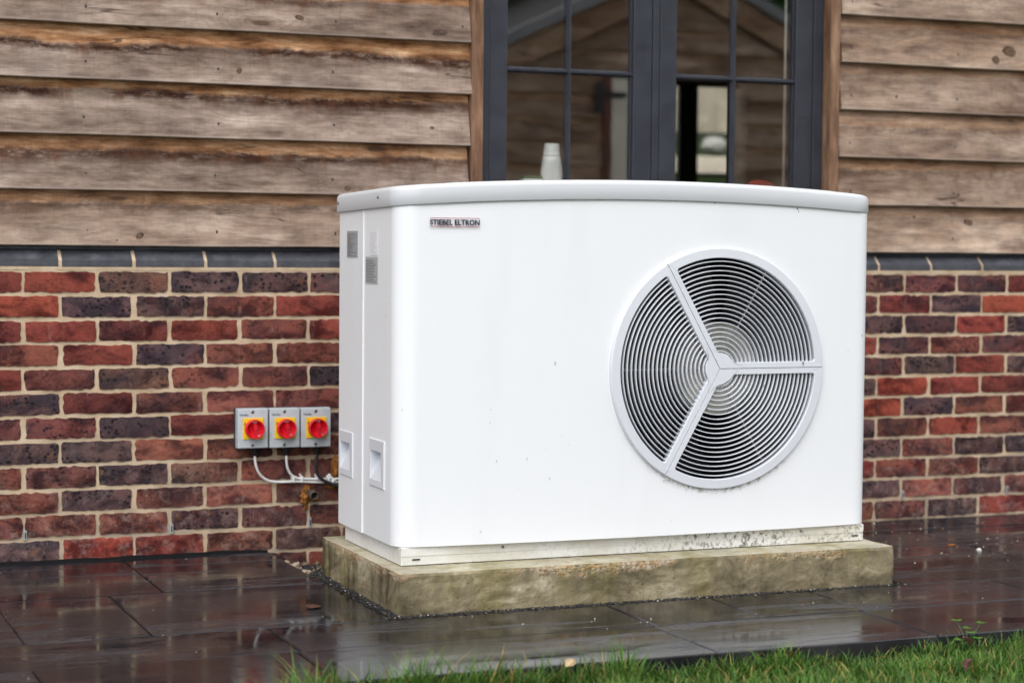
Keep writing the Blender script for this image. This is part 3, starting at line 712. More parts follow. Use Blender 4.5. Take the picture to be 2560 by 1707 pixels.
# window
win = thing('window', 'dark grey painted casement window with glazing bars behind the unit', 'window')
FY = .050
H0, H1 = WZ0, WZ1
box('frame_jamb', 1.497, 1.5355, FY, .15, H0, H1, 'frame_paint', win, .002); box('frame_jamb', 2.7815, 2.8195, FY, .15, H0, H1, 'frame_paint', win, .002)
box('frame_head', 1.5365, 2.7805, FY, .15, H1 - .045, H1, 'frame_paint', win, .002); box('frame_sill', 1.5365, 2.7805, FY - .02, .15, H0, H0 + .045, 'frame_paint', win, .002)
box('mullion', 2.1425, 2.1685, FY + .002, .15, H0 + .0455, H1 - .0455, 'frame_paint', win, .002)
def sash(xa, xb, ma, mb):
    z0, z1 = H0 + .049, H1 - .049
    s = box('sash_stile', xa, xa + .064, FY + .003, .10, z0, z1, 'frame_paint', win, .002)
    s2 = box('sash_stile', xb - .069, xb, FY + .003, .10, z0, z1, 'frame_paint', win, .002)
    ia, ib = xa + .064, xb - .069
    box('sash_rail', ia + .0005, ib - .0005, FY + .003, .10, z0, z0 + .07, 'frame_paint', win, .002)
    box('sash_rail', ia + .0005, ib - .0005, FY + .003, .10, z1 - .065, z1, 'frame_paint', win, .002)
    gy = .078; mz = 1.579
    # moulded bars: ridged section
    def barx(x0, x1, zc):
        prism('glazing_bar', [(FY + .010, zc - .003), (FY + .010, zc + .003), (gy - .004, zc + .0105), (gy - .004, zc - .0105)], x0, x1, 'frame_paint', win, 'x')
    def barz(xc, z0_, z1_):
        prism('glazing_bar', [(xc - .003, FY + .009), (xc + .003, FY + .009), (xc + .0105, gy - .0042), (xc - .0105, gy - .0042)], z0_, z1_, 'frame_paint', win, 'z')
    mc = (ma + mb) / 2
    barz(mc, z0 + .07, z1 - .065); barx(ia - .006, ib + .006, mz)
    # slim glazing beads round the pane
    for a, b, c_, d in ((ia, ia + .006, z0 + .07, z1 - .065), (ib - .006, ib, z0 + .07, z1 - .065)):
        box('glazing_bead', a, b, gy - .010, gy - .0045, c_, d, 'frame_paint', win, .001)
    for (pa, pb) in ((ia, mc - .001), (mc + .001, ib)):
        for (qa, qb) in ((z0 + .071, mz - .001), (mz + .001, z1 - .066)):
            box('pane', pa, pb, gy - .003, gy + .003, qa, qb, 'glass', win)
    # inner bars on the room side
    box('inner_bar', mc - .009, mc + .009, gy + .004, gy + .018, z0 + .07, z1 - .065, 'frame_paint', win); 
    for a_, b_ in ((ia + .001, mc - .0095), (mc + .0095, ib - .001)): box('inner_bar', a_, b_, gy + .005, gy + .017, mz - .009, mz + .009, 'frame_paint', win)
sash(1.5375, 2.1395, 1.822, 1.844); sash(2.1715, 2.7795, 2.455, 2.480)
# oak surround
sur = thing('window_surround', 'rough sawn brown oak posts lining the window opening', 'window surround')
box('oak_post', 1.4545, 1.4955, .000, .0515, .979, 2.13, 'trim', sur, .0025); box('oak_post', 2.8225, 2.8605, .0, .0515, .979, 2.13, 'trim', sur, .0025)
box('oak_lining', 2.8203, 2.8222, .0015, .0495, .98, 2.13, 'trim', sur)
box('oak_head', 1.4545, 2.8605, -.002, .0515, 2.131, 2.62, 'trim', sur, .0025)
struct('window_board', 1.45, 2.87, .151, .36, 1.045, 1.07, 'cream')

# things on the window board
bt = thing('plastic_bottle', 'white plastic detergent bottle standing inside the window', 'bottle', (1.829, .200, 1.0705))
V = []; F = []; N = 28
prof = [(.0, .036, .024), (.004, .040, .028), (.05, .0415, .030), (.10, .041, .030), (.15, .040, .0295), (.185, .0385, .029), (.21, .034, .027), (.228, .0305, .0255)]
for z, a, b in prof:
    for k in range(N):
        an = 2 * math.pi * k / N; x, y = a * math.cos(an), b * math.sin(an)
        if .03 < z < .2 and y < -.004:                       # grip hollow on the front
            dx = (x + .018) / .014; dzz = (z - .10) / .075
            dd = dx * dx + dzz * dzz
            if dd < 1: y += .016 * (1 - dd)
        V.append((x, y, z))
for i in range(len(prof) - 1):
    for k in range(N): F.append((i * N + k, i * N + (k + 1) % N, (i + 1) * N + (k + 1) % N, (i + 1) * N + k))
F += [tuple(range(N))[::-1], tuple(range((len(prof) - 1) * N, len(prof) * N))]
mk('bottle_body', V, F, 'white_plastic', bt, True)
lathe('cap', [(.0298, .2295), (.0288, .245), (.0262, .268), (.0245, .2705), (.001, .2712)], 'white_plastic', bt, 28)
for v in bt.children[-1].data.vertices: v.co.y *= .85
V = []; F = []
for j in range(9):
    for i in range(17):
        x = -.10 + .2 * i / 16; y = -.05 + .1 * j / 8
        e = max(0, 1 - (x / .1) ** 2) * max(0, 1 - (y / .05) ** 2)
        V.append((x, y, .160 * (e ** .35) * (.75 + .25 * (i < 10)) + .006 * mnoise.noise((x * 60, y * 60, 2))))
for j in range(8):
    for i in range(16): a = j * 17 + i; F.append((a, a + 1, a + 18, a + 17))
d = tag(mk('folded_cloth', V, F, 'white_plastic', None, True, (1.665, .27, 1.0705)), 'crumpled white cloth lying beside the detergent bottle', 'cloth')
sp = thing('green_scourer', 'small green scouring pad in front of the bottle', 'scourer', (1.752, .20, 1.0705))
box('pad', -.035, .035, -.02, .02, .07, .148, 'white_plastic', sp, .004); box('green_face', -.036, .036, -.021, .021, .1485, .157, 'green_plastic', sp, .003); box('box_base', -.034, .034, -.019, .019, 0, .0695, 'white_plastic', sp, .003)
V = []; F = []
for j in range(7):
    for i in range(13):
        x = -.09 + .18 * i / 12; y = -.05 + .1 * j / 6
        e = max(0, 1 - (x / .09) ** 2) * max(0, 1 - (y / .05) ** 2)
        V.append((x, y, .168 * e ** .3 + .012 * mnoise.noise((x * 45, y * 45, 7)) * (e > 0)))
for j in range(6):
    for i in range(12): a = j * 13 + i; F.append((a, a + 1, a + 14, a + 13))
tag(mk('red_cloth', V, F, 'red_cloth', None, True, (2.70, .28, 1.0705)), 'heaped red cloth at the right end inside the window', 'cloth')
tag(tube('pale_line_tube', [(2.735, .17, 1.0705), (2.735, .17, 2.45)], .006, 'pale_line', None, 8), 'thin pale upright line inside the right hand pane', 'pole')  # added tube, stands in for a pale upright line in the pane

# ------------------------------------------------------------------ concrete plinth
pl = None
V = []; F = []; idx = {}
def pv_(x, y, z):
    k = (round(x, 4), round(y, 4), round(z, 4))
    if k in idx: return idx[k]
    P = Vector((x, y, z)); n = mnoise.noise(P * 18) * .0030 + mnoise.noise(P * 55) * .0016 + mnoise.noise(P * 5) * .002
    ex = (abs(x - PX0) < 1e-5) or (abs(x - PX1) < 1e-5); ey = (abs(y - PY0) < 1e-5) or (abs(y - PY1) < 1e-5); ez = abs(z - PZ) < 1e-5
    cx = 1 if x < 1 else -1; cy = 1 if y < -.8 else -1
    q = [x, y, z]
    if ex: q[0] += cx * (n + .001)
    if ey: q[1] += cy * (n + .001)
    if ez: q[2] -= abs(n) * .2
    if ez and (ex or ey):                                    # broken arris
        ch = max(0, mnoise.noise(Vector((x * 9, y * 9, 4.)))) * .016 + max(0, mnoise.noise(Vector((x * 40, y * 40, 2.)))) * .006 + .002
        q[2] -= ch * .18
        if ex: q[0] += cx * ch * .7
        if ey: q[1] += cy * ch * .7
    elif z > PZ - .03 and (ex or ey):
        ch = max(0, mnoise.noise(Vector((x * 9, y * 9, 4.)))) * .006
        if ex: q[0] += cx * ch
        if ey: q[1] += cy * ch
    if ex and ey: q[0] += cx * .003; q[1] += cy * .003
    idx[k] = len(V); V.append(tuple(q)); return idx[k]
xsP = list(np.linspace(PX0, PX1, 125)); ysP = list(np.linspace(PY0, PY1, 59)); zsP = [-.06, -.02, 0, .014, .028, .042, .056, .070, .083, .094, .103, PZ]
for i in range(len(xsP) - 1):
    for j in range(len(zsP) - 1):
        F.append((pv_(xsP[i], PY0, zsP[j]), pv_(xsP[i + 1], PY0, zsP[j]), pv_(xsP[i + 1], PY0, zsP[j + 1]), pv_(xsP[i], PY0, zsP[j + 1])))
        F.append((pv_(xsP[i + 1], PY1, zsP[j]), pv_(xsP[i], PY1, zsP[j]), pv_(xsP[i], PY1, zsP[j + 1]), pv_(xsP[i + 1], PY1, zsP[j + 1])))
for i in range(len(ysP) - 1):
    for j in range(len(zsP) - 1):
        F.append((pv_(PX0, ysP[i + 1], zsP[j]), pv_(PX0, ysP[i], zsP[j]), pv_(PX0, ysP[i], zsP[j + 1]), pv_(PX0, ysP[i + 1], zsP[j + 1])))
        F.append((pv_(PX1, ysP[i], zsP[j]), pv_(PX1, ysP[i + 1], zsP[j]), pv_(PX1, ysP[i + 1], zsP[j + 1]), pv_(PX1, ysP[i], zsP[j + 1])))
for i in range(len(xsP) - 1):
    for j in range(len(ysP) - 1):
        F.append((pv_(xsP[i], ysP[j], PZ), pv_(xsP[i + 1], ysP[j], PZ), pv_(xsP[i + 1], ysP[j + 1], PZ), pv_(xsP[i], ysP[j + 1], PZ)))
tag(mk('concrete_plinth', V, F, 'concrete'), 'chipped mossy concrete plinth under the white heat pump', 'plinth')

# ------------------------------------------------------------------ heat pump
hp = thing('heat_pump', 'white air source heat pump with round fan grille on a concrete plinth', 'heat pump')
BX0, BX1, BYB = .838, 2.331, -.535
XC, HW = (BX0 + BX1) / 2, (BX1 - BX0) / 2
def yf(x): return -1.092 + .027 * ((x - XC) / HW) ** 2
def ztop(x, y): return 1.1175 - .0265 * ((x - XC) / HW) ** 2 - .021 * (y + 1.092) - .0  # lower edge of the lid
ZB = .1645; SEAM = -.766
# skirt
sk = box('skirt', .853, 2.316, -1.062, -.552, PZ + .0018, ZB - .0012, 'enamel_skirt', hp, .002)
box('gap_shade_strip', .858, 2.311, -1.0560, -.557, PZ - .008, PZ + .0016, 'gap_shade', hp)  # dark strip put in for the shadow gap between skirt and plinth
box('skirt_flange', .8535, 2.3155, -1.0638, -1.0622, .139, ZB - .003, 'enamel_skirt', sk)
for x in (.885, 2.275): box('drain_slot', x, x + .022, -1.0650, -1.0622, .128, .1315, 'black_plastic', sk)
for x in (1.15, 1.75, 2.1): lathe('skirt_screw', [(.0045, 0), (.004, -.002), (.001, -.0026)], 'screw_steel', sk, 10, (x, -1.0640, .152), 'y')
# front panel: grid with a round fan opening, rounded corners
FCX, FCZ, FR = 1.803, .6385, .335
SQ = .388; sx0, sx1, sz0, sz1 = FCX - SQ, FCX + SQ, FCZ - SQ, FCZ + SQ
RL, RR = .062, .055
bm = bmesh.new()
xs_ = list(np.linspace(BX0 + RL, sx0, 12)) + list(np.linspace(sx0, sx1, 17))[1:] + list(np.linspace(sx1, BX1 - RR, 5))[1:]
zs_ = [ZB] + list(np.linspace(sz0, sz1, 17)) + [None]
def zt(x): return ztop(x, yf(x)) + .02
plan = []                                                    # left side strip, corner, front, corner, right side
YC = yf(BX0 + RL) + RL
for k in range(13): a = math.pi + k * math.pi / 24; plan.append((BX0 + RL + RL * math.cos(a), yf(BX0 + RL) + RL + RL * math.sin(a)))
i0 = len(plan) - 1
plan += [(x, yf(x)) for x in xs_[1:]]
i1 = len(plan) - 1
for k in range(1, 9): a = 1.5 * math.pi + k * math.pi / 16; plan.append((BX1 - RR + RR * math.cos(a), yf(BX1 - RR) + RR + RR * math.sin(a)))
plan += [(BX1, y) for y in np.linspace(yf(BX1 - RR) + RR, BYB, 6)[1:]]
grid = []
for (x, y) in plan:
    col = []
    for z in zs_:
        col.append(bm.verts.new((x, y, ztop(x, y) + .02 if z is None else z)))
    grid.append(col)
ia_ = i0 + 11; ib_ = ia_ + 16                                 # columns bounding the fan square
for i in range(len(plan) - 1):
    for j in range(len(zs_) - 1):
        if ia_ <= i < ib_ and 1 <= j < 17: continue
        bm.faces.new((grid[i][j], grid[i + 1][j], grid[i + 1][j + 1], grid[i][j + 1]))
loop = [grid[i][1] for i in range(ia_, ib_)] + [grid[ib_][j] for j in range(1, 17)] + [grid[i][17] for i in range(ib_, ia_, -1)] + [grid[ia_][j] for j in range(17, 1, -1)]
prev = loop
for fr in (.35, .7, 1.0, 'in'):
    cur = []
    if fr == 'in': prev = [bm.verts.new(v.co) for v in prev]
    for v in loop:
        dx, dz_ = v.co.x - FCX, v.co.z - FCZ; an = math.atan2(dz_, dx)
        if fr == 'in':
            x, z = FCX + FR * math.cos(an), FCZ + FR * math.sin(an); cur.append(bm.verts.new((x, yf(x) + .02, z)))
        else:
            x = v.co.x + (FCX + FR * math.cos(an) - v.co.x) * fr; z = v.co.z + (FCZ + FR * math.sin(an) - v.co.z) * fr
            cur.append(bm.verts.new((x, yf(x), z)))
    for q in range(64): bm.faces.new((prev[q], prev[(q + 1) % 64], cur[(q + 1) % 64], cur[q]))
    prev = cur
# folded lower return
low = [bm.verts.new(g_[0].co) for g_ in grid]; ret = [bm.verts.new((XC + (v.co.x - XC) * .985, v.co.y + .016 if v.co.y < -.9 else v.co.y, ZB + .0005)) for v in low]
for i in range(len(low) - 1): bm.faces.new((ret[i], ret[i + 1], low[i + 1], low[i]))
def holed(bm, ya, yb, z0, top, hy0, hy1, hz0, hz1, x, thick=.012):
    ys_ = [ya, hy0, hy1, yb]; g2 = [[bm.verts.new((x, y, z)) for z in (z0, hz0, hz1, top(y))] for y in ys_]
    for i in range(3):
        for j in range(3):
            if i == 1 and j == 1: continue
            bm.faces.new((g2[i][j], g2[i + 1][j], g2[i + 1][j + 1], g2[i][j + 1]))
holed(bm, SEAM - .0015, YC, ZB, lambda y: ztop(BX0, y) + .02, -.840, -.958, .316, .438, BX0)
fp = frombm('front_panel', bm, 'enamel_white', hp, True)
# side panel towards the wall, with its raised folded edge at the seam
bm = bmesh.new(); holed(bm, BYB, SEAM + .0015, ZB - .001, lambda y: ztop(BX0, y) + .02, -.554, -.670, .316, .436, BX0 - .0005)
sp_ = frombm('side_panel', bm, 'enamel_white', hp)
box('seam_fold', BX0 - .0035, BX0 + .012, SEAM - .0012, SEAM + .0012, ZB, 1.095, 'enamel_white', sp_)
box('rear_panel', BX0 + .02, BX1 - .001, BYB - .02, BYB - .001, ZB, 1.098, 'enamel_white', hp)
box('casing_floor', BX0 + .004, BX1 - .004, -1.03, BYB - .021, ZB + .001, ZB + .006, 'enamel_skirt', hp)
# lid: arched cap with rolled edge
OVH = .0075
planL = []
RLL = .075
def corner(cx, cy, r, a0, a1, n=8): return [(cx + r * math.cos(a0 + (a1 - a0) * k / n), cy + r * math.sin(a0 + (a1 - a0) * k / n)) for k in range(n + 1)]
planL += [(BX0 - OVH, BYB + OVH)] + [(BX0 - OVH, y) for y in np.linspace(BYB, yf(BX0 + RL) + RL, 6)]
planL += corner(BX0 - OVH + RLL, yf(BX0 + RL) - OVH + RLL, RLL, math.pi, 1.5 * math.pi)[1:]
planL += [(x, yf(x) - OVH) for x in np.linspace(BX0 + RLL, BX1 - RLL, 34)][1:-1]
planL += corner(BX1 + OVH - RLL, yf(BX1 - RR) - OVH + RLL, RLL, 1.5 * math.pi, 2 * math.pi)
planL += [(BX1 + OVH, y) for y in np.linspace(yf(BX1 - RR) + RR, BYB, 6)[1:]] + [(BX1 + OVH, BYB + OVH)]
planL += [(x, BYB + OVH) for x in np.linspace(BX1, BX0, 30)]
m = len(planL); cxy = (XC, -.80)
def off(p, d):
    v = Vector((p[0] - cxy[0], p[1] - cxy[1])); 
    return (p[0] - math.copysign(min(d, abs(v.x)), v.x) * (abs(v.x) > .6), p[1] - math.copysign(min(d, abs(v.y)), v.y) * (abs(v.y) > .15))
rings = [(.012, .0), (0.0015, .0), (0, .002), (0, .041), (.0012, .046), (.004, .0505), (.009, .0535), (.016, .055)]
V = []; F = []
for d, h in rings:
    for p in planL:
        q = off(p, d); V.append((q[0], q[1], ztop(p[0], p[1]) + h))
for r_ in range(len(rings) - 1):
    for i in range(m): F.append((r_ * m + i, r_ * m + (i + 1) % m, (r_ + 1) * m + (i + 1) % m, (r_ + 1) * m + i))
top0 = (len(rings) - 1) * m
for p in planL: V.append((cxy[0] + (p[0] - cxy[0]) * .5, cxy[1] + (p[1] - cxy[1]) * .5, ztop(cxy[0] + (p[0] - cxy[0]) * .5, p[1]) + .058))
for i in range(m): F.append((top0 + i, top0 + (i + 1) % m, top0 + m + (i + 1) % m, top0 + m + i))
k0 = len(V); V.append((cxy[0], cxy[1], ztop(XC, -.8) + .06))
for i in range(m): F.append((top0 + m + i, top0 + m + (i + 1) % m, k0))
ld = mk('lid', V, F, 'enamel_lid', hp, True)
for y, z in ((-.545, 1.107), (-.915, 1.117)):
    sc_ = lathe('lid_screw', [(.0055, 0), (.005, -.0025), (.0015, -.0035)], 'screw_steel', ld, 12, (BX0 - OVH - .0002, y, z), 'y'); sc_.rotation_euler = (0, 0, -math.pi / 2)
# recessed carrying handles
def handle(yb, yf_, z0, z1):
    x = BX0 - .0005
    bm = bmesh.new()
    xo = x - .0032
    O = [(x - .001, yb, z1), (xo, yf_, z1), (xo, yf_, z0), (x - .001, yb, z0)]       # plate, slightly wedge shaped
    O = [(xo, yb, z1), (xo, yf_, z1), (xo, yf_, z0), (xo, yb, z0)]
    I = [(xo + .0008, yb - .006, z1 - .031), (xo + .0008, yf_ + .027, z1 - .031), (xo + .0008, yf_ + .022, z0 + .018), (xo + .0008, yb - .004, z0 + .018)]
    D = [(xo + .034, yb - .010, z1 - .036), (xo + .030, yf_ + .034, z1 - .038), (xo + .0016, yf_ + .0225, z0 + .0185), (xo + .0016, yb - .0045, z0 + .0185)]
    S = [(x + .001, p[1] + (.006 if i in (0, 3) else -.002), p[2] + (.004 if i < 2 else -.004)) for i, p in enumerate(O)]
    vo = [bm.verts.new(p) for p in O]; vi = [bm.verts.new(p) for p in I]; vd = [bm.verts.new(p) for p in D]; vs = [bm.verts.new(p) for p in S]
    for i in range(4):
        j = (i + 1) % 4
        bm.faces.new((vo[i], vo[j], vi[j], vi[i])); bm.faces.new((vi[i], vi[j], vd[j], vd[i])); bm.faces.new((vs[i], vs[j], vo[j], vo[i]))
    bm.faces.new((vd[0], vd[1], vd[3])); bm.faces.new((vd[1], vd[2], vd[3]))
    bmesh.ops.recalc_face_normals(bm, faces=bm.faces[:])
    return frombm('handle', bm, 'enamel_grille', hp)
# openings for the handle wells are cut into the panels as shallow sunk boxes hidden by the handle plates
handle(-.550, -.674, .312, .440); handle(-.836, -.962, .312, .442)
# data labels
def label(yb, yfr, z0, z1, mat, desc):
    o = box('data_label', BX0 - .0018, BX0 - .0008, yfr, yb, z0, z1, mat, hp); o['label'] = desc
label(-.610, -.711, .948, 1.024, 'print_plate', 'grey printed rating plate'); label(-.822, -.893, .956, 1.026, 'print_white', 'white printed notice'); label(-.786, -.894, .877, .951, 'print_silver', 'silver label with rows of print')
# logo
x0l, x1l = .925, 1.066
lg = bpy.data.objects.new('maker_logo', None); link(lg, hp); lg.location = (x0l, yf(.995) - .0008, 1.0405); lg.rotation_euler = (0, 0, math.atan((yf(1.066) - yf(.925)) / .141))
text('lettering', 'STIEBEL ELTRON', .0205, 'print_navy', lg, (0, 0, 0), width=.141, extr=.0006, bold=.00045)
box('logo_line', 0, .141, -.0006, .0006, .0178, .0192, 'print_red', lg); box('logo_line', 0, .141, -.0006, .0006, -.0050, -.0036, 'print_red', lg)

# fan grille: three sectors with concentric louvres
GR = bpy.data.objects.new('fan_grille', None); link(GR, hp); GR.location = (FCX, yf(FCX), FCZ)
GR.rotation_euler = (0, 0, math.atan((yf(FCX + .34) - yf(FCX - .34)) / .68))
RO, RI, HB, HR = .347, .318, .0175, .046
SEC = 2 * math.pi / 3
def sector(a0):
    g_ = .0007; n1_ = 16; nA = 40; nh = 5
    def P(r, a): return (r * math.cos(a), r * math.sin(a))
    def along(t, d, a):                                      # t along the seam, d inwards to the sector (left of the seam)
        return (t * math.cos(a) - d * math.sin(a), t * math.sin(a) + d * math.cos(a))
    outer = []; inner = []
    c0 = math.sqrt(RO ** 2 - g_ ** 2); t0 = math.sqrt(HR ** 2 - HB ** 2); t1 = math.sqrt(RI ** 2 - HB ** 2)
    ah = math.asin(HB / HR); ai = math.asin(HB / RI); ao = math.asin(g_ / RO)
    for k in range(nh + n1_):
        outer.append(along(c0 * k / (nh + n1_ - 1) + .0008 * (1 - k / (nh + n1_ - 1)), g_, 0))
        if k < nh: inner.append(P(HR, SEC / 2 + (ah - SEC / 2) * k / nh))
        else:
            s = (k - nh) / (n1_ - 1); inner.append(along(t0 + (t1 - .006 - t0) * s, HB, 0))
    for k in range(nA + 1):
        s = k / nA; outer.append(P(RO, ao + (SEC - 2 * ao) * s))
        e = .006 if k in (0, nA) else 0
        da = .018 * max(0, 1 - abs(s - 0) / .04) ** 2
        inner.append(P(RI, ai + .02 + (SEC - 2 * ai - .04) * s))
    def mir(p): # mirror across the mid direction
        r = math.hypot(*p); a = SEC - math.atan2(p[1], p[0]); return P(r, a)
    oo = [mir(p) for p in outer[:nh + n1_]][::-1]; iii = [mir(p) for p in inner[:nh + n1_]][::-1]
    outer += oo; inner += iii
    ca, sa = math.cos(a0), math.sin(a0)
    rot = lambda p: (p[0] * ca - p[1] * sa, p[0] * sa + p[1] * ca)
    outer = [rot(p) for p in outer]; inner = [rot(p) for p in inner]
    V = []; F = []; n = len(outer)
    lev = [('o', .012), ('o', -.0085), ('o2', -.0105), ('i2', -.0105), ('i', -.0085), ('i', .012)]
    for w_, y in lev:
        for po, pi_ in zip(outer, inner):
            q = {'o': po, 'i': pi_, 'o2': (po[0] + (pi_[0] - po[0]) * (.10 if math.hypot(*po) > RO - .0005 else .02), po[1] + (pi_[1] - po[1]) * (.10 if math.hypot(*po) > RO - .0005 else .02)), 'i2': (pi_[0] + (po[0] - pi_[0]) * .06, pi_[1] + (po[1] - pi_[1]) * .06)}[w_]
            # the rim slopes back a little towards the panel
            rr_ = math.hypot(*q); yy = y + (.0012 if rr_ > .335 and w_ in ('o2',) else 0) + (.004 if rr_ > .340 and w_ == 'o' and y < 0 else 0)
            V.append((q[0], yy, q[1]))
    for l in range(len(lev) - 1):
        for k in range(n): F.append((l * n + k, l * n + (k + 1) % n, (l + 1) * n + (k + 1) % n, (l + 1) * n + k))
    s_ = mk('grille_sector', V, F, 'enamel_grille', GR)
    for li in range(20):
        r = .3085 - li * .01355
        th = math.asin(min(.9, (HB - .0015) / r)); nseg = max(8, int(40 * r / .31))
        V = []; F = []
        sec = [(r + .0010, .0105), (r + .0014, -.0057), (r + .0007, -.0068), (r - .0007, -.0068), (r - .0014, -.0057), (r - .0010, .0105)]
        if th * 2 >= SEC: continue
        for k in range(nseg + 1):
            a = a0 + th + (SEC - 2 * th) * k / nseg
            for rr_, yy in sec: V.append((rr_ * math.cos(a), yy, rr_ * math.sin(a)))
        for k in range(nseg):
            for q in range(6): F.append((k * 6 + q, k * 6 + (q + 1) % 6, (k + 1) * 6 + (q + 1) % 6, (k + 1) * 6 + q))
        mk('louvre', V, F, 'enamel_grille', s_, True)
    am = a0 + SEC / 2
    rb = box('support_rib', .044, .318, .0108, .0140, -.0015, .0015, 'enamel_grille', s_); rb.rotation_euler = (0, -am, 0)
for a in (0, SEC, 2 * SEC): sector(a)
# fan behind the grille
dr = lathe('fan_shroud', [(.336, .012), (.336, .26), (.33, .265), (.001, .265)], 'dark_void', hp, 64, (FCX, yf(FCX), FCZ), 'y', cap0=False)
fan = lathe('fan_hub', [(.134, .16), (.134, .024), (.131, .019), (.10, .016), (.05, .015), (.001, .015)], 'hub_plastic', hp, 48, (FCX, yf(FCX), FCZ), 'y')
for k in range(5):
    a = k * 2 * math.pi / 5 + .5; V = []; F = []
    for i in range(9):
        r = .13 + .19 * i / 8
        for j in range(7):
            s = j / 6 - .5; an = a + s * .85 + .25 * (i / 8); V.append((r * math.cos(an), .125 + s * .09, r * math.sin(an)))
    for i in range(8):
        for j in range(6): q = i * 7 + j; F.append((q, q + 1, q + 8, q + 7))
    mk('fan_blade', V, F, 'blade_plastic', fan, True)

# ------------------------------------------------------------------ isolator switches and cables
SW = [(.7015, .4030), (.8050, .4020), (.9080, .4010)]
names = ['leftmost of three grey isolator switches with yellow plate and red dial', 'middle of three grey isolator switches with yellow plate and red dial', 'isolator switch nearest the heat pump, black cable below, red dial']
for (cx, cz), lb in zip(SW, names):
    s = thing('isolator_switch', lb, 'switch', (cx, 0, cz), 'isolator switches on the brick wall')
    box('back_box', -.0475, .0495, -.030, .001, -.061, .0625, 'switch_dark', s, .002)
    cv = box('cover', -.049, .049, -.060, -.0305, -.0625, .0625, 'switch_grey', s, .003, 3)
    box('cover_rim', -.0495, .0495, -.036, -.0308, -.0630, .0630, 'switch_grey', s, .001)
    yp = box('yellow_plate', -.0335, .0335, -.0635, -.0601, -.0335, .0335, 'yellow', s, .0012)
    box('plate_mark', -.0012, .0012, -.0642, -.0636, -.005, .005, 'black_plastic', yp).rotation_euler = (0, .5, 0)
    yp.children[0].location = (-.0275, 0, .0165)
    # cup shaped dial with a pointed grip bar
    dl = lathe('dial', [(.0300, -.0637), (.0305, -.067), (.0302, -.0865), (.0285, -.088), (.0265, -.0868), (.0255, -.0740), (.001, -.0735)], 'red', s, 40, (.0015, 0, -.0005), 'y')
    gp = [(-.0075, -.026), (-.0105, -.012), (-.0065, .006), (-.006, -.0)]
    bm = bmesh.new(); pr = [(-.0055, -.0305), (.0055, -.0305), (.0050, -.010), (.0075, .002), (.0058, .012), (0, .0195), (-.0058, .012), (-.0075, .002), (-.0050, -.010)]
    a_ = [bm.verts.new((x, -.0730, z)) for x, z in pr]; b_ = [bm.verts.new((x * .82, -.0925, z * .97)) for x, z in pr]
    bm.faces.new(b_); 
    for i in range(len(pr)): bm.faces.new((a_[i], a_[(i + 1) % len(pr)], b_[(i + 1) % len(pr)], b_[i]))
    bmesh.ops.recalc_face_normals(bm, faces=bm.faces[:])
    gr_ = frombm('grip', bm, 'red', dl); gr_.rotation_euler = (0, -.06, 0)
    lathe('grip_hole', [(.0026, 0), (.0024, -.0004), (.0005, -.0005)], 'black_plastic', dl, 12, (.001, -.0926, -.001), 'y')
    for xs2 in (-.0045, .0045):
        bx_ = box('position_mark', -.003, .003, -.0748, -.0741, -.0028, .0028, 'white_plastic', dl); bx_.location = (xs2 * .9, 0, .0226); bx_.rotation_euler = (0, .5 if xs2 < 0 else -.5, 0)
    bx_ = box('position_mark', -.004, .004, -.0748, -.0741, -.0012, .0012, 'white_plastic', dl); bx_.location = (.0135, 0, -.0205); bx_.rotation_euler = (0, -.6, 0)
    for zz_ in (-.0525, .0525):
        sw_ = lathe('cover_screw', [(.0056, 0), (.0052, -.0006), (.0040, -.0012), (.001, -.0012)], 'screw_steel', s, 16, (-.016 + .0145, -.0602, zz_), 'y')
        box('screw_slot', -.0036, .0036, -.0018, -.0010, -.0008, .0008, 'black_plastic', sw_); box('screw_slot', -.0008, .0008, -.0017, -.0009, -.0036, .0036, 'black_plastic', sw_)
    text('lettering', 'Newlec', .0105, 'print_teal', s, (-.0425, -.0604, .0405), width=.0275, extr=.0003)
    # cable gland
    lathe('cable_gland', [(.0125, -.0635), (.0125, -.074), (.0105, -.078), (.0095, -.088), (.006, -.0905)], 'black_plastic', s, 16, (.0145, -.028, 0), 'z')
CY = -.028
c1 = smooth_path([(.716, CY, .318), (.7165, CY, .300), (.722, CY + .002, .276), (.737, -.018, .250), (.764, -.012, .231), (.800, -.010, .2245), (.86, -.010, .224), (.93, -.011, .2195), (1.02, -.012, .217), (1.10, -.012, .216)])
tag(tube('power_cable', c1, .0042, 'cable_white', None, 10), 'white cable curving down from the leftmost isolator switch', 'cable', 'white cables under the switches')
c2 = smooth_path([(.8195, CY, .316), (.8195, CY, .296), (.8245, CY + .004, .270), (.838, -.018, .248), (.858, -.015, .236), (.885, -.0145, .2325), (.94, -.015, .2295), (1.02, -.016, .228), (1.10, -.016, .2275)])
tag(tube('power_cable', c2, .0042, 'cable_white', None, 10), 'white cable curving down from the middle isolator switch', 'cable', 'white cables under the switches')
c3 = smooth_path([(.9225, CY, .315), (.919, CY, .295), (.917, CY, .272), (.923, -.026, .248), (.938, -.026, .231), (.957, -.026, .218), (.985, -.026, .208), (1.03, -.024, .205)])
r3 = [.0055 + .0012 * mnoise.noise((i * .7, 0, 3)) for i in range(len(c3))]
tag(tube('black_cable', c3, r3, 'sheath', None, 10), 'black foam smeared cable under the isolator switch nearest the unit', 'cable')
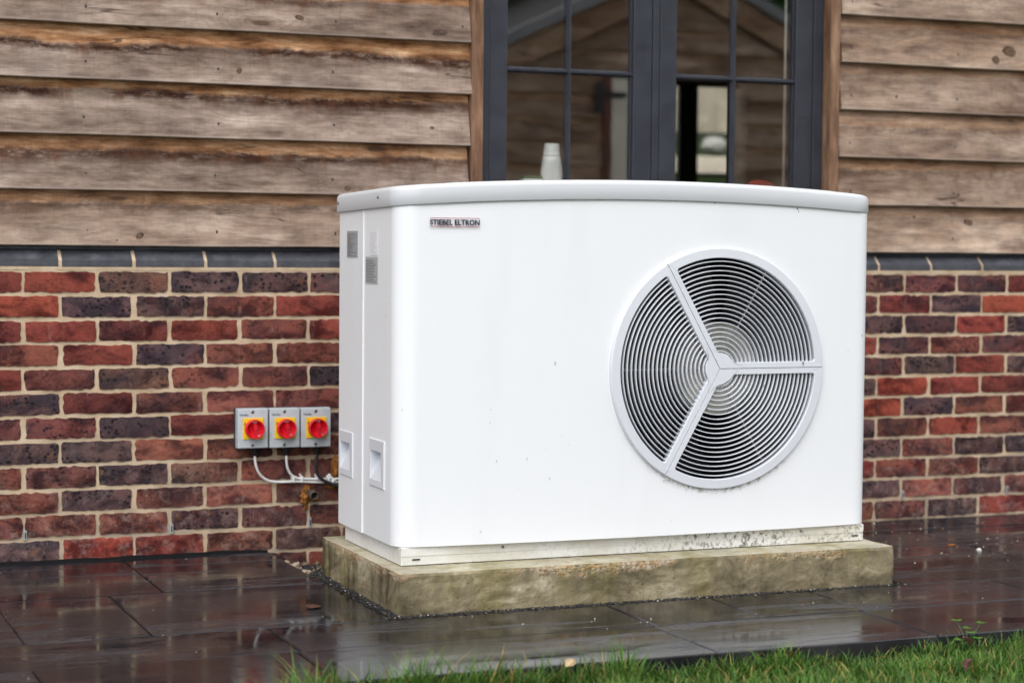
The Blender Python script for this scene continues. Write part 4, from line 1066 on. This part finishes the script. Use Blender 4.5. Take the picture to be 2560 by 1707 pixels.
for i, (x, z, lb) in enumerate(((.846, .226, 'white cable clip near the bend of the leftmost cable'), (.874, .232, 'white cable tie strapping the two white cables together'), (.925, .231, 'white cable clip left of the black cable'))):
    ck = thing('cable_clip', lb, 'clip', (x, 0, z), 'clips on the white cables')
    box('clip_band', -.0035, .0035, -.021, .004, -.011 if i == 1 else -.004, .011, 'cable_white', ck, .0015); box('clip_nail', -.0055, -.0015, -.016, .004, .0085 if i != 1 else .0115, .0145 if i != 1 else .0165, 'cable_white', ck, .001)
# lumpy foam and sealant
def blob(name, c, r, mat, label, cat, seed, flat=(1, .5, 1), amp=.55):
    bm = bmesh.new(); bmesh.ops.create_icosphere(bm, subdivisions=5, radius=1)
    for v in bm.verts:
        d = v.co.normalized(); k = 1 + amp * (mnoise.noise(d * 1.6 + Vector((seed, 0, 0))) + .55 * mnoise.noise(d * 4 + Vector((seed, 3, 0))) + .3 * mnoise.noise(d * 10 + Vector((seed, 5, 1))))
        v.co = Vector((d.x * r * flat[0] * k, d.y * r * flat[1] * k, d.z * r * flat[2] * k))
    return tag(frombm(name, bm, mat, None, True, c), label, cat)
blob('foam_patch', (.896, .001, .180), .024, 'foam', 'orange expanding foam squeezed out round the pipe stub', 'foam', 1.0, (1.0, .40, 1.1), .85)
blob('foam_patch', (.893, .004, .142), .012, 'foam', 'small orange foam run below the pipe stub', 'foam', 9.0, (.6, .4, 1.3))
blob('foam_patch', (.875, .004, .088), .006, 'foam', 'tiny orange foam dab on the brick below the pipe', 'foam', 4.0, (1., .5, .8))
blob('foam_patch', (.992, -.004, .262), .026, 'foam', 'orange foam filling the gap beside the unit edge', 'foam', 6.0, (.7, .5, 1.5))
blob('foam_patch', (.985, -.006, .205), .016, 'foam', 'orange foam under the cable ends beside the unit', 'foam', 8.0, (1.4, .7, .55))
blob('foam_patch', (.962, -.030, .236), .0075, 'white_plastic', 'dried white sealant lump on the black cable end', 'sealant', 13.0, (1., .8, 1.2), .8)
blob('foam_patch', (.975, -.032, .226), .0055, 'white_plastic', 'smaller white sealant lump beside the cable end', 'sealant', 15.0, (1.3, .8, .9), .8)
ps = thing('pipe_stub', 'short open grey pipe stub poking out of the brick wall', 'pipe', (.903, 0, .186))
lathe('pipe_wall', [(.0132, .02), (.0132, -.055), (.0128, -.0565), (.0112, -.0565), (.0110, -.055), (.0110, .0), (.001, .0)], 'pipe_copper', ps, 28, (0, 0, 0), 'y')
for i, p in enumerate(ps.children): p.rotation_euler = (math.radians(4), 0, math.radians(2))
# rubble in the gap by the plinth
for i, (x, y, r, lb) in enumerate(((.785, -.22, .020, 'pale mortar lump in the gap between paving and plinth'), (.797, -.33, .016, 'small tan mortar lump nearest the plinth corner'), (.79, -.13, .013, 'tiny mortar crumb against the cut paving edge'))):
    b = blob('mortar_lump', (x, y, -.022), r, 'mortar', lb, 'rubble', 20. + i, (1.2, 1.2, .8), .5)

# ------------------------------------------------------------------ grass
def blades(name, n, region, hmul, label, seed, edge=False):
    R = np.random.default_rng(seed)
    X = R.uniform(region[0], region[1], n); Yv = R.uniform(region[2], region[3], n)
    tuft = np.array([mnoise.noise((x * 7, y * 7, 0)) for x, y in zip(X, Yv)])
    keep = R.uniform(-.9, 1, n) < tuft + .55
    X, Yv, tuft = X[keep], Yv[keep], tuft[keep]; n = len(X)
    H = (R.uniform(.022, .055, n) * (1 + .5 * tuft)) * hmul; W = R.uniform(.0008, .0028, n)
    A = R.uniform(0, 2 * np.pi, n); L = R.uniform(.15, 1.1, n) * H
    dx, dy = np.cos(A), np.sin(A); fx, fy = -dy, dx
    V = np.zeros((n, 7, 3)); z0 = -.057
    for k, (s, wd) in enumerate(((0, 1.), (.4, .9), (.75, .6))):
        cx_ = X + dx * L * s ** 2; cy_ = Yv + dy * L * s ** 2; cz_ = z0 + H * s * (1 - .15 * s)
        V[:, 2 * k, 0] = cx_ - fx * W * wd; V[:, 2 * k, 1] = cy_ - fy * W * wd; V[:, 2 * k, 2] = cz_
        V[:, 2 * k + 1, 0] = cx_ + fx * W * wd; V[:, 2 * k + 1, 1] = cy_ + fy * W * wd; V[:, 2 * k + 1, 2] = cz_
    V[:, 6, 0] = X + dx * L; V[:, 6, 1] = Yv + dy * L; V[:, 6, 2] = z0 + H * .86
    base = (np.arange(n) * 7)[:, None]
    Q = np.concatenate([base + np.array([[0, 1, 3, 2]]), base + np.array([[2, 3, 5, 4]])], 0); T = base + np.array([[4, 5, 6]])
    me = bpy.data.meshes.new(name); me.from_pydata(V.reshape(-1, 3).tolist(), [], Q.tolist() + T.tolist()); me.update()
    me.materials.append(MAT['grass'])
    h = R.uniform(0, 1, n); yel = R.uniform(0, 1, n) < .11
    c = np.stack([.028 + .095 * h, .080 + .170 * h, .010 + .026 * h], 1) * (1 + .25 * tuft)[:, None]
    c[yel] = np.stack([.32 + .1 * h, .24 + .08 * h, .07 + .03 * h], 1)[yel]
    cc = np.concatenate([np.repeat(c[:, None, :], 7, 1), np.ones((n, 7, 1))], 2)
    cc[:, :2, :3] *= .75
    at = me.color_attributes.new('tint', 'FLOAT_COLOR', 'POINT'); at.data.foreach_set('color', cc.astype(np.float32).ravel())
    o = link(bpy.data.objects.new(name, me)); return tag(o, label, 'grass', kind='stuff')
blades('lawn_grass', 56000, (-.1, 3.3, -2.75, -1.888), 1.0, 'damp short green lawn grass along the paving edge', 3)
blades('lawn_grass', 16000, (-2.5, 5.2, -3.6, -1.89), 1.0, 'thin outer lawn grass beyond the picture edge', 5)
blades('tall_grass', 3600, (.1, 2.4, -1.945, -1.889), 1.45, 'taller grass blades leaning over the paving edge', 11)

blades('tall_grass', 900, (.30, 1.15, -1.96, -1.889), 2.3, 'tallest grass tufts at the near corner of the paving', 17)
def leaf(loc, rot, size, col, label, curl=.25):
    V = []; F = []
    for i in range(7):
        s = i / 6; wd = math.sin(math.pi * min(1, s * .92 + .06)) ** .8 * .42
        for j in (-1, -.5, 0, .5, 1): V.append(((s - .5) * size, j * wd * size, abs(j) * curl * size * .5 + math.sin(s * 3) * curl * size * .35))
    for i in range(6):
        for j in range(4): a = i * 5 + j; F.append((a, a + 1, a + 6, a + 5))
    o = mk('fallen_leaf', V, F, 'leaf', None, True, loc); o.rotation_euler = rot; o.color = (*col, 1)
    return tag(o, label, 'leaf', 'fallen leaves')
leaf((.985, -1.905, .006), (.5, -.35, .3), .030, (.50, .37, .22), 'pale tan fallen leaf on grass near the paving edge', .3)
leaf((1.56, -1.93, -.012), (.3, .9, 1.2), .030, (.16, .07, .05), 'dark reddish brown leaf caught in grass below unit centre', .5)
leaf((2.06, -1.95, -.008), (.2, .7, .4), .038, (.22, .11, .08), 'curled brown leaf beside the green weed', .5)
leaf((1.925, -2.16, -.014), (.5, 1.1, 2.1), .032, (.20, .10, .09), 'brown leaf lower in the lawn, nearest the corner', .5)
leaf((2.949, -.611, .002), (.05, 0, .1), .030, (.42, .15, .03), 'orange leaf lying flat on the wet paving', .06)
leaf((.63, -.98, .002), (.06, 0, 1.0), .05, (.10, .045, .03), 'dark leaf in the puddle left of the plinth', .08)
wc = blob('white_pebble', (2.952, -.757, .006), .0085, 'pebble_pale', 'small white stone chip on the wet paving', 'stone', 31., (1, 1, .9), .25)
wd = thing('weed', 'small bright green clover weed at the paving edge', 'plant', (2.085, -1.925, -.055))
for k in range(6):
    a = k * 1.1; h = .05 + .022 * (k % 3); p1 = Vector((.03 * math.cos(a), .03 * math.sin(a), h))
    st = tube('stem', [(0, 0, 0), (p1.x * .4, p1.y * .4, h * .6), tuple(p1)], .0009, 'green_plastic', wd, 5)
    for q in range(3):
        b = q * 2.09 + a; V = []; F = []
        for i in range(5):
            s = i / 4; wdt = .0075 * math.sin(math.pi * min(.95, s * .8 + .12))
            c = p1 + Vector((math.cos(b), math.sin(b), .15)) * .015 * s
            V += [tuple(c + Vector((-math.sin(b), math.cos(b), 0)) * wdt), tuple(c - Vector((-math.sin(b), math.cos(b), 0)) * wdt)]
        F = [(2 * i, 2 * i + 1, 2 * i + 3, 2 * i + 2) for i in range(4)]
        lf = mk('leaflet', V, F, 'leaf', st); lf.color = (.07, .19, .015, 1)
# ------------------------------------------------------------------ behind the house: bank, fence, boulder seen through the rear window
def zb(y): return -.06 if y < 5.2 else (-.06 + 1.56 * min(1, (y - 5.2) / 1.3) if y < 6.5 else 1.5 + .13 * (y - 6.5))
V = []; F = []; ys = [5.2, 5.6, 6.0, 6.5, 7.2, 8, 9, 10, 12, 20, 60]
for y in ys:
    for x in np.linspace(-40, 50, 46): V.append((x, y, zb(min(y, 12)) + .06 * mnoise.noise((x * .8, y, 1))))
for j in range(len(ys) - 1):
    for i in range(45): a = j * 46 + i; F.append((a, a + 1, a + 47, a + 46))
tag(mk('grass_bank', V, F, 'lawn', None, True), kind='structure')
fe = thing('garden_fence', 'pale timber board fence on the bank, seen through the rear window', 'fence', (0, 10.2, 2.06))
for i in range(22): box('fence_board', 4.6 + i * .16, 4.6 + i * .16 + .152, random.uniform(-.006, .0), .02, .0, 1.7, 'fence_pale', fe)
for x in (4.7, 6.4, 8.0): box('fence_post', x, x + .09, .021, .11, -.2, 1.8, 'fence_pale', fe)
for z in (.3, 1.3): box('fence_rail', 4.55, 8.15, .0215, .06, z, z + .08, 'fence_pale', fe)
blob('white_boulder', (6.90, 8.55, 1.845), .098, 'pebble_pale', 'rounded white boulder on the bank, seen through the rear window', 'boulder', 41., (1.1, .8, .75), .12)
V = [(3, 6.6, 1.53), (12, 6.6, 1.53), (12, 7.9, 1.72), (3, 7.9, 1.72)]
tag(mk('gravel_path', V, [(0, 1, 2, 3)], 'fence_pale'), kind='structure')

# ------------------------------------------------------------------ outbuilding facing the wall (mirrored in the window panes)
ob = thing('outbuilding', 'timber clad gabled outbuilding mirrored in the window panes', 'building', (5.85, -7.044, 0))
def hw(z): return min(2.25, (3.02 - z) / .478)
i = 0; z = .05
while z < 2.95:
    top = z + .2; h = hw(z + .04)
    spans = [(-h, -.62), (.47, h)] if z < 2.22 else [(-h, h)]
    for a, b in spans:
        if b - a < .1: continue
        V = [(a, .030, 0), (b, .030, 0), (b, .008, .205), (a, .008, .205), (a, .004, 0), (b, .004, 0), (b, .0, .205), (a, .0, .205)]
        o = mk('weatherboard', V, [(1, 0, 3, 2), (0, 1, 5, 4), (3, 7, 6, 2), (0, 4, 7, 3), (1, 2, 6, 5), (4, 5, 6, 7)], 'board', ob, loc=(0, 0, z)); o.color = (.5, .15, 1.0, 1)
    z += .172
box('wall_core', -2.2, -.63, -1.5, -.01, 0, 1.9, 'dark_bark', ob); box('wall_core', .50, 2.2, -1.5, -.01, 0, 1.9, 'dark_bark', ob); box('wall_core', -2.2, 2.2, -3.2, -1.501, 0, 1.9, 'dark_bark', ob)
box('door_post', .44, .498, -.02, .05, 0, 2.25, 'red_brown', ob)
prism('gable_core', [(-2.2, 1.901), (-.63, 1.901), (-.63, 2.24), (.50, 2.24), (.50, 1.901), (2.2, 1.901), (0, 2.95)], -3.2, -.011, 'dark_bark', ob, 'y')
for s in (-1, 1):
    prism('barge_board', [(0, 2.905), (s * 2.6, 2.905 - .478 * 2.6), (s * 2.6, 3.11 - .478 * 2.6), (0, 3.11)], .05, .085, 'board', ob, 'y').color = (.3, .1, 1., 1)
    prism('roof_slope', [(0, 3.112), (s * 2.6, 3.112 - .478 * 2.6), (s * 2.6, 3.19 - .478 * 2.6), (0, 3.19)], -3.5, .02, 'roof_tile', ob, 'y')
    prism('verge_strip', [(0, 3.108), (s * 2.6, 3.108 - .478 * 2.6), (s * 2.6, 3.196 - .478 * 2.6), (0, 3.196)], .0215, .13, 'verge_grey', ob, 'y')
box('door_post', -.622, -.556, -.02, .05, 0, 2.25, 'red_brown', ob); dd_ = box('door', -.552, -.085, -.005, .042, 0, 2.23, 'cream', ob)
box('hinge_plate', -.69, -.625, .051, .062, 1.98, 2.2, 'black_iron', dd_); box('strap_hinge', -.622, -.44, .0515, .060, 2.09, 2.13, 'black_iron', dd_)

# trees beyond the outbuilding
def tree(x, y, h, r, label, seed):
    R = np.random.default_rng(seed)
    tr_ = thing('tree', label, 'tree', (x, y, -.05), 'trees beyond the outbuilding')
    tube('trunk', [(0, 0, 0), (.1, .05, h * .35), (.0, .0, h * .85)], [.22, .16, .04], 'dark_bark', tr_, 9)
    for k in range(5):
        a = k * 1.3 + seed; b = h * (.3 + .1 * k); tube('limb', [(.05, 0, b), (r * .4 * math.cos(a), r * .4 * math.sin(a), b + .5), (r * .8 * math.cos(a), r * .8 * math.sin(a), b + 1.0)], [.08, .05, .02], 'dark_bark', tr_, 6)
    n = 5200; u = R.normal(size=(n, 3)); u /= np.linalg.norm(u, axis=1)[:, None]
    rad = R.uniform(.35, 1, n) ** .5
    cl = np.array([mnoise.noise(Vector(v) * 2.2 + Vector((seed, 0, 0))) for v in u])
    P = u * (rad * (1 + .35 * cl))[:, None] * np.array([r, r, h * .48]) + np.array([0, 0, h * .56])
    a1 = R.normal(size=(n, 3)); a1 /= np.linalg.norm(a1, axis=1)[:, None]; a2 = np.cross(a1, u); a2 /= np.linalg.norm(a2, axis=1)[:, None] + 1e-9
    s = R.uniform(.13, .30, n)[:, None]
    V = np.stack([P - a1 * s, P + a2 * s * .55, P + a1 * s, P - a2 * s * .55], 1)
    me = bpy.data.meshes.new('crown'); me.from_pydata(V.reshape(-1, 3).tolist(), [], (np.arange(n)[:, None] * 4 + np.arange(4)).tolist()); me.update(); me.materials.append(MAT['tree_leaf'])
    c = np.stack([R.uniform(.02, .05, n), R.uniform(.035, .075, n), R.uniform(.01, .02, n), np.ones(n)], 1)
    at = me.color_attributes.new('tint', 'FLOAT_COLOR', 'POINT'); at.data.foreach_set('color', np.repeat(c, 4, 0).astype(np.float32).ravel())
    link(bpy.data.objects.new('crown', me), tr_)
tree(5.6, -12.6, 6.4, 2.3, 'dark evergreen tree mirrored over the low end of the roof', 1); tree(8.0, -12.2, 6.0, 2.3, 'dark tree mirrored above the outbuilding gable apex', 2)
tree(10.4, -12.8, 6.6, 2.4, 'dark tree mirrored right of the outbuilding gable', 3)
tree(6.9, -15.6, 7.4, 2.8, 'taller dark tree rising behind the first evergreen', 5); tree(9.6, -15.8, 7.4, 2.8, 'taller dark tree between and behind the two gable trees', 6)
